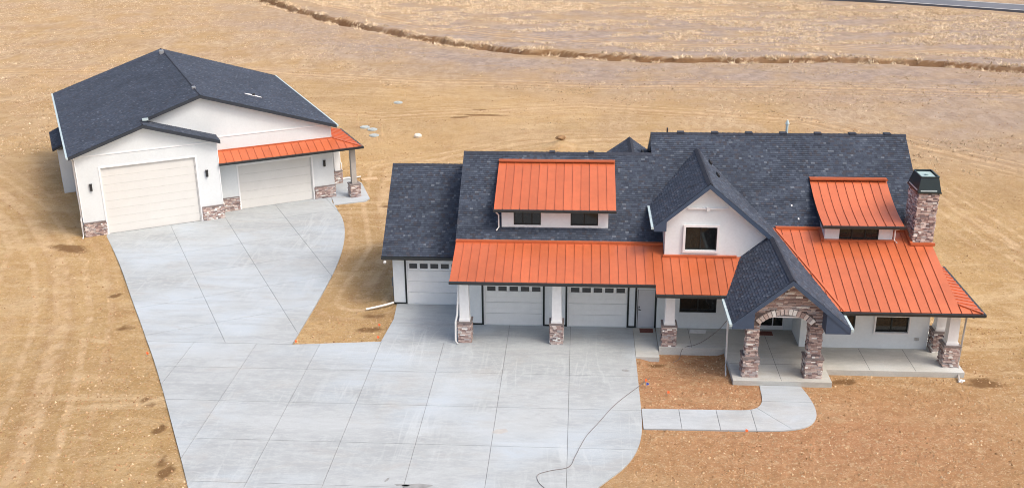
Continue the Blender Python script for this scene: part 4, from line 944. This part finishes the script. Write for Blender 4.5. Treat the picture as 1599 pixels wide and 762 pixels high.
# ================================================================== small things about the yard
def thing(mb, name, mats, label, cat, group=None, fix=True):
    o = mb.build(name, mats, None, fix); return tag(o, label, cat, group)
def stake(x, y, h, label):
    z = gz(x, y); q = MB(); q.box(x-.05, x+.05, y-.03, y+.03, z-.2, z+h); q.hexa([(x-.05, y-.03, z-.4), (x+.05, y-.03, z-.4), (x+.05, y+.03, z-.4), (x-.05, y+.03, z-.4), (x-.05, y-.03, z-.2), (x+.05, y-.03, z-.2), (x+.05, y+.03, z-.2), (x-.05, y+.03, z-.2)])
    thing(q, 'survey_stake', 'stake_wood', label, 'stake', 'wooden stakes in the bare soil')
stake(-18.72, 86.1, 1.15, 'thin wooden stake beside the two overlapping grey lids behind the workshop porch')
stake(-16.2, 83.4, 1.0, 'thin wooden stake beside the single grey lid nearest the white rock')
stake(-16.4, 96.8, .9, 'thin wooden stake beside the farthest grey lid')
stake(-29.6, 94.0, .9, 'thin wooden stake seen just above the workshop roof ridge')
stake(-16.2, 81.2, .5, 'short wooden peg in front of the stake nearest the white rock')
def lid(x, y, r, label):
    z = gz(x, y); q = MB()
    for a, b, rr in ((-.15, .07, r), (.07, .11, r*.8)):
        t = [(x+rr*math.cos(i*.3491), y+rr*math.sin(i*.3491), z+b) for i in range(18)]; q.prism(t, [(p[0], p[1], z+a) for p in t])
    q.box(x-.08, x+.08, y-.02, y+.02, z+.11, z+.14)
    thing(q, 'tank_lid', 'lid_grey', label, 'lid', 'grey lids in the bare soil')
lid(-18.15, 86.0, .42, 'flat grey round lid right next to the tall stake'); lid(-17.35, 85.2, .42, 'flat grey round lid, right-hand one of the overlapping pair'); lid(-16.85, 83.3, .4, 'flat grey round lid left of the stake nearest the white rock'); lid(-16.9, 95.6, .42, 'flat grey round lid farthest from the workshop')
def rock(name, x, y, rx, ry, rz, m, label, cat, seed):
    r = random.Random(seed); z = gz(x, y); q = MB(); N, K = 12, 7; rings = []
    for j in range(1, K):
        ph = math.pi*j/K; rings.append([(x+rx*math.sin(ph)*math.cos(i*6.283/N)*r.uniform(.8, 1.15), y+ry*math.sin(ph)*math.sin(i*6.283/N)*r.uniform(.8, 1.15), z+rz*.5+rz*math.cos(ph)*r.uniform(.85, 1.1)) for i in range(N)])
    for a, b in zip(rings, rings[1:]):
        for i in range(N): q.poly([a[i], a[(i+1) % N], b[(i+1) % N], b[i]])
    q.poly(rings[0]); q.poly(rings[-1]); thing(q, name, m, label, cat)
rock('rock', -13.15, 83.0, .34, .26, .24, 'rock_white', 'white boulder lying alone on the bare soil', 'rock', 3)
rock('soil_heap', -1.4, 80.7, .42, .3, .2, 'soil_brown', 'small brown heap of soil behind the house ridge', 'soil heap', 5)
def flag(x, y, m, label, cat='flag'):
    z = gz(x, y); q = MB(); q.tube([(x, y, z-.1), (x, y, z+.26)], .008, 5, 1)
    t = [(x, y, z+.25), (x+.06, y+.02, z+.24), (x+.12, y, z+.21), (x+.11, y-.02, z+.15), (x+.06, y+.01, z+.13), (x, y, z+.12)]
    q.prism(t, [(p[0], p[1]+.012, p[2]) for p in t], 0); thing(q, 'marker_flag', [m, 'steel'], label, cat, 'utility marker flags')
flag(-13.42, 44.62, 'flag_orange', 'orange marker flag at the pointed corner of the dirt island'); flag(-9.55, 45.2, 'flag_orange', 'orange marker flag at the lower right corner of the dirt island'); flag(-9.75, 46.6, 'flag_orange', 'orange marker flag beside the dark hole in the dirt island')
flag(-20.05, 43.0, 'flag_orange', 'orange marker flag on the left edge of the driveway'); flag(3.05, 41.4, 'flag_orange', 'orange marker flag in the planting bed next to the driveway'); flag(3.1, 41.05, 'flag_blue', 'small blue marker flag below an orange one in the planting bed')
flag(3.95, 40.35, 'flag_orange', 'orange marker flag in the middle of the planting bed'); flag(6.85, 37.35, 'flag_orange', 'orange marker flag on the lower edge of the walkway')
def cable(pts, r, name, m, label, n=8):
    pts = [Vector(p) for p in pts]; out = []
    for i in range(len(pts)-1):
        p0, p1, p2, p3 = pts[max(i-1, 0)], pts[i], pts[i+1], pts[min(i+2, len(pts)-1)]
        for k in range(n):
            t = k/n; out.append(.5*((2*p1)+(p2-p0)*t+(2*p0-5*p1+4*p2-p3)*t*t+(3*p1-p0-3*p2+p3)*t**3))
    out.append(pts[-1]); q = MB(); q.tube(out, r, 6); thing(q, name, m, label, 'cable' if name != 'drain_pipe' else 'pipe')
cable([(3.3, 41.8, .05), (2.75, 41.0, .02), (2.2, 40.2, .016), (1.6, 39.2, .016), (1.0, 37.9, .016), (.45, 36.7, .016), (.05, 35.3, .016), (-.2, 34.5, .016), (-.9, 34.2, .016), (-1.35, 33.9, .016), (-1.3, 33.4, .016), (-1.0, 32.9, .016), (-.9, 32.3, .016), (-1.0, 31.5, .016)], .011, 'power_cable', 'cable', 'long dark cable winding across the right part of the driveway')
cable([(6.98, 44.5, 1.75), (6.6, 44.55, 1.2), (6.1, 44.75, .6), (5.6, 44.85, .24), (5.2, 44.7, .22), (4.95, 44.55, .1), (4.8, 44.2, -.2), (4.5, 43.9, -.22)], .014, 'hanging_cable', 'cable', 'thin cable hanging from the entry roof down to the left porch')
cable([(-9.45, 49.35, .12), (-9.8, 49.1, .1), (-10.3, 48.85, .06), (-10.75, 48.65, .03)], .055, 'drain_pipe', 'pvc', 'white drain pipe lying on the dirt beside the left garage', 4)
q = MB(); q.box(8.75, 9.4, 46.1, 46.55, .2, .215); thing(q, 'doormat', 'mat_red', 'reddish doormat on the porch inside the stone arch', 'doormat')
q = MB(); q.box(3.1, 3.75, 46.55, 47.0, .004, .02); thing(q, 'doormat', 'mat_red', 'reddish doormat on the pad by the side door', 'doormat')
q = MB(); q.xy([(5.45, 46.2), (6.2, 46.15), (6.3, 46.55), (5.5, 46.6)], .2, .212); q.xy([(5.6, 46.3), (5.8, 46.28), (5.82, 46.45), (5.63, 46.48)], .212, .24); thing(q, 'paper_sheet', 'paper', 'crumpled pale sheet on the porch under the left window', 'paper')
q = MB(); z = gz(16.95, 42.25); q.tube([(16.95, 42.25, z-.05), (16.95, 42.25, z+.12)], .07); q.tube([(16.8, 42.2, z+.06), (17.1, 42.3, z+.06)], .05); thing(q, 'drain_fitting', 'pvc', 'white pipe fitting on the soil below the right porch corner', 'pipe fitting')
q = MB(); q.xy([(-15.4, 70.9), (-14.3, 71.2), (-14.5, 71.8), (-15.6, 71.4)], -.05, .03); thing(q, 'plywood_sheet', 'board_worn', 'weathered board lying on the soil behind the workshop porch', 'board')

# ---- dry grass, stubble and clods
rg = np.random.default_rng(5)
def scatter(n, x0, x1, y0, y1, cond):
    X = rg.uniform(x0, x1, n); Y = rg.uniform(y0, y1, n); D, S = pdist(X, Y, DITCH); D = D*np.where(S == 0, 1, S)
    E_ = D+(vnoise(X, Y, 3, 2)-.5)*1.0+(vnoise(X, Y, 1.1, 5)-.5)*.6
    k = cond(X, Y, E_); return X[k], Y[k], ground_h(X, Y, E_)[k]
def tufts(name, X, Y, Z, hh, sp_, nb, cols):
    m = MB(); r = random.Random(11)
    for x, y, z in zip(X, Y, Z):
        c0 = r.choice(cols); k = r.uniform(.8, 1.15); c = tuple(v*k for v in c0); s = r.uniform(.6, 1.3)
        for b in range(nb):
            a = r.uniform(0, 6.283); d = r.uniform(0, sp_)*s; bx, by = x+d*math.cos(a), y+d*math.sin(a); w_ = r.uniform(.04, .09)*s; h = hh*s*r.uniform(.5, 1.1); a2 = r.uniform(0, 3.14); lx, ly = r.uniform(-1.3, 1.3)*h, r.uniform(-1.3, 1.3)*h
            m.poly([(bx-w_*math.cos(a2), by-w_*math.sin(a2), z-.05), (bx+w_*math.cos(a2), by+w_*math.sin(a2), z-.05), (bx+lx, by+ly, z+h)], 0, c)
    o = m.build(name, 'straw', None, False); return o
SCOL = [(.74, .60, .42), (.80, .66, .48), (.66, .52, .35), (.70, .55, .37)]
X, Y, Z = scatter(52000, -70, 92, 112, 178, lambda X, Y, E_: (E_ > 6) & (vnoise(X*.45, Y, 3.0, 12)*.6+vnoise(X*.3, Y*.9, 1.2, 18)*.4 > .575-.13*sm(Y+.25*X, 130, 152)) & ((X-37.77)*.53+(Y-167.5)*.85 < -3))
tag(tufts('dry_grass', X, Y, Z, .2, .5, 6, SCOL), 'dry straw grass tufts in the field beyond the ditch', 'grass', kind='stuff')
X, Y, Z = scatter(60000, -70, 92, 90, 185, lambda X, Y, E_: ((np.abs(E_-2.2) < .6) | (np.abs(E_+.2) < .45)) & (vnoise(X, Y, 2.0, 40) > .42))
tag(tufts('ditch_grass', X, Y, Z, .32, .35, 6, SCOL), 'dry straw grass lining the ditch edges', 'grass', kind='stuff')
X, Y, Z = scatter(90000, -95, 70, 70, 165, lambda X, Y, E_: (E_ < -.5) & (vnoise(X, Y, 2.2, 51)*.5+vnoise(X, Y, 9, 52)*.5 > .66-.22*np.maximum(sm(Y+.16*X, 84, 110), .9*sm(-X-.25*(Y-90), 34, 50)*sm(Y, 66, 84))) & (np.exp(-(((X+14)/24)**2+((Y-95)/11)**2)*1.4) < .45) & (Y > 74+.0*X) & ~((X < -8) & (X > -42) & (Y < 84)))
tag(tufts('stubble_grass', X, Y, Z, .10, .16, 3, [(.58, .45, .31), (.66, .53, .37), (.50, .38, .25)]), 'short straw stubble on the pasture behind the buildings', 'grass', kind='stuff')
def inpoly(X, Y, p):
    c = np.zeros(X.shape, bool); j = len(p)-1
    for i in range(len(p)):
        (xi, yi), (xj, yj) = p[i], p[j]; cr = ((yi > Y) != (yj > Y)) & (X < (xj-xi)*(Y-yi)/(yj-yi+1e-12)+xi); c ^= cr; j = i
    return c
HOUSEP = [(-9.6, 49.4), (-5.7, 49.4), (-5.7, 44.9), (3.8, 44.9), (3.8, 44.5), (6.8, 44.5), (6.8, 41.35), (11.2, 41.35), (11.2, 42.6), (17.3, 42.6), (17.3, 58), (-9.6, 58)]
SHOPP = [W(-.2, -.2), W(8.5, -.2), W(18.6, -.8), W(18.6, 5.3), W(16.3, 5.3), W(16.3, 19.4), W(-1, 19.4)]
def free(X, Y, E_):
    k = np.ones(X.shape, bool)
    for p in (MAIN, SHOPZ, APRON, WO, HOUSEP, SHOPP, rect(2.7, 3.95, 43.8, 47.2)): k &= ~inpoly(X, Y, p)
    return k
def clods(name, n, box, smin, smax, seed, dens):
    X, Y, Z = scatter(n, *box, lambda X, Y, E_: free(X, Y, E_) & (vnoise(X, Y, 1.6, seed)*.6+vnoise(X, Y, 5, seed+1)*.4 > dens)); m = MB(); r = random.Random(seed)
    cols = [(.46, .325, .19), (.52, .39, .25), (.36, .22, .12), (.26, .15, .075), (.42, .285, .16), (.38, .235, .13), (.32, .195, .10)]
    for x, y, z in zip(X, Y, Z):
        s = smin+(smax-smin)*r.random()**3; a = r.uniform(0, 6.28); c = r.choice(cols); k = r.uniform(.8, 1.2); col = tuple(v*k for v in c)
        p = [(x+s*math.cos(a+i*1.57)*r.uniform(.7, 1.3), y+s*math.sin(a+i*1.57)*r.uniform(.7, 1.3), z-.02) for i in range(4)]; t = (x+r.uniform(-.3, .3)*s, y+r.uniform(-.3, .3)*s, z+s*r.uniform(.5, 1.0))
        for i in range(4): m.poly([p[i], p[(i+1) % 4], t], 0, col)
    return m.build(name, 'clod', None, False)
tag(clods('soil_clods', 46000, (-24, 30, 26, 48), .015, .085, 61, .36), 'small clods and chips scattered on the soil near the house', 'clods', kind='stuff')
tag(clods('soil_clods', 22000, (-60, 45, 48, 100), .02, .10, 71, .47), 'small clods scattered on the soil behind the buildings', 'clods', kind='stuff')
print('objects', len(bpy.data.objects), 'portal stones', NST[0])
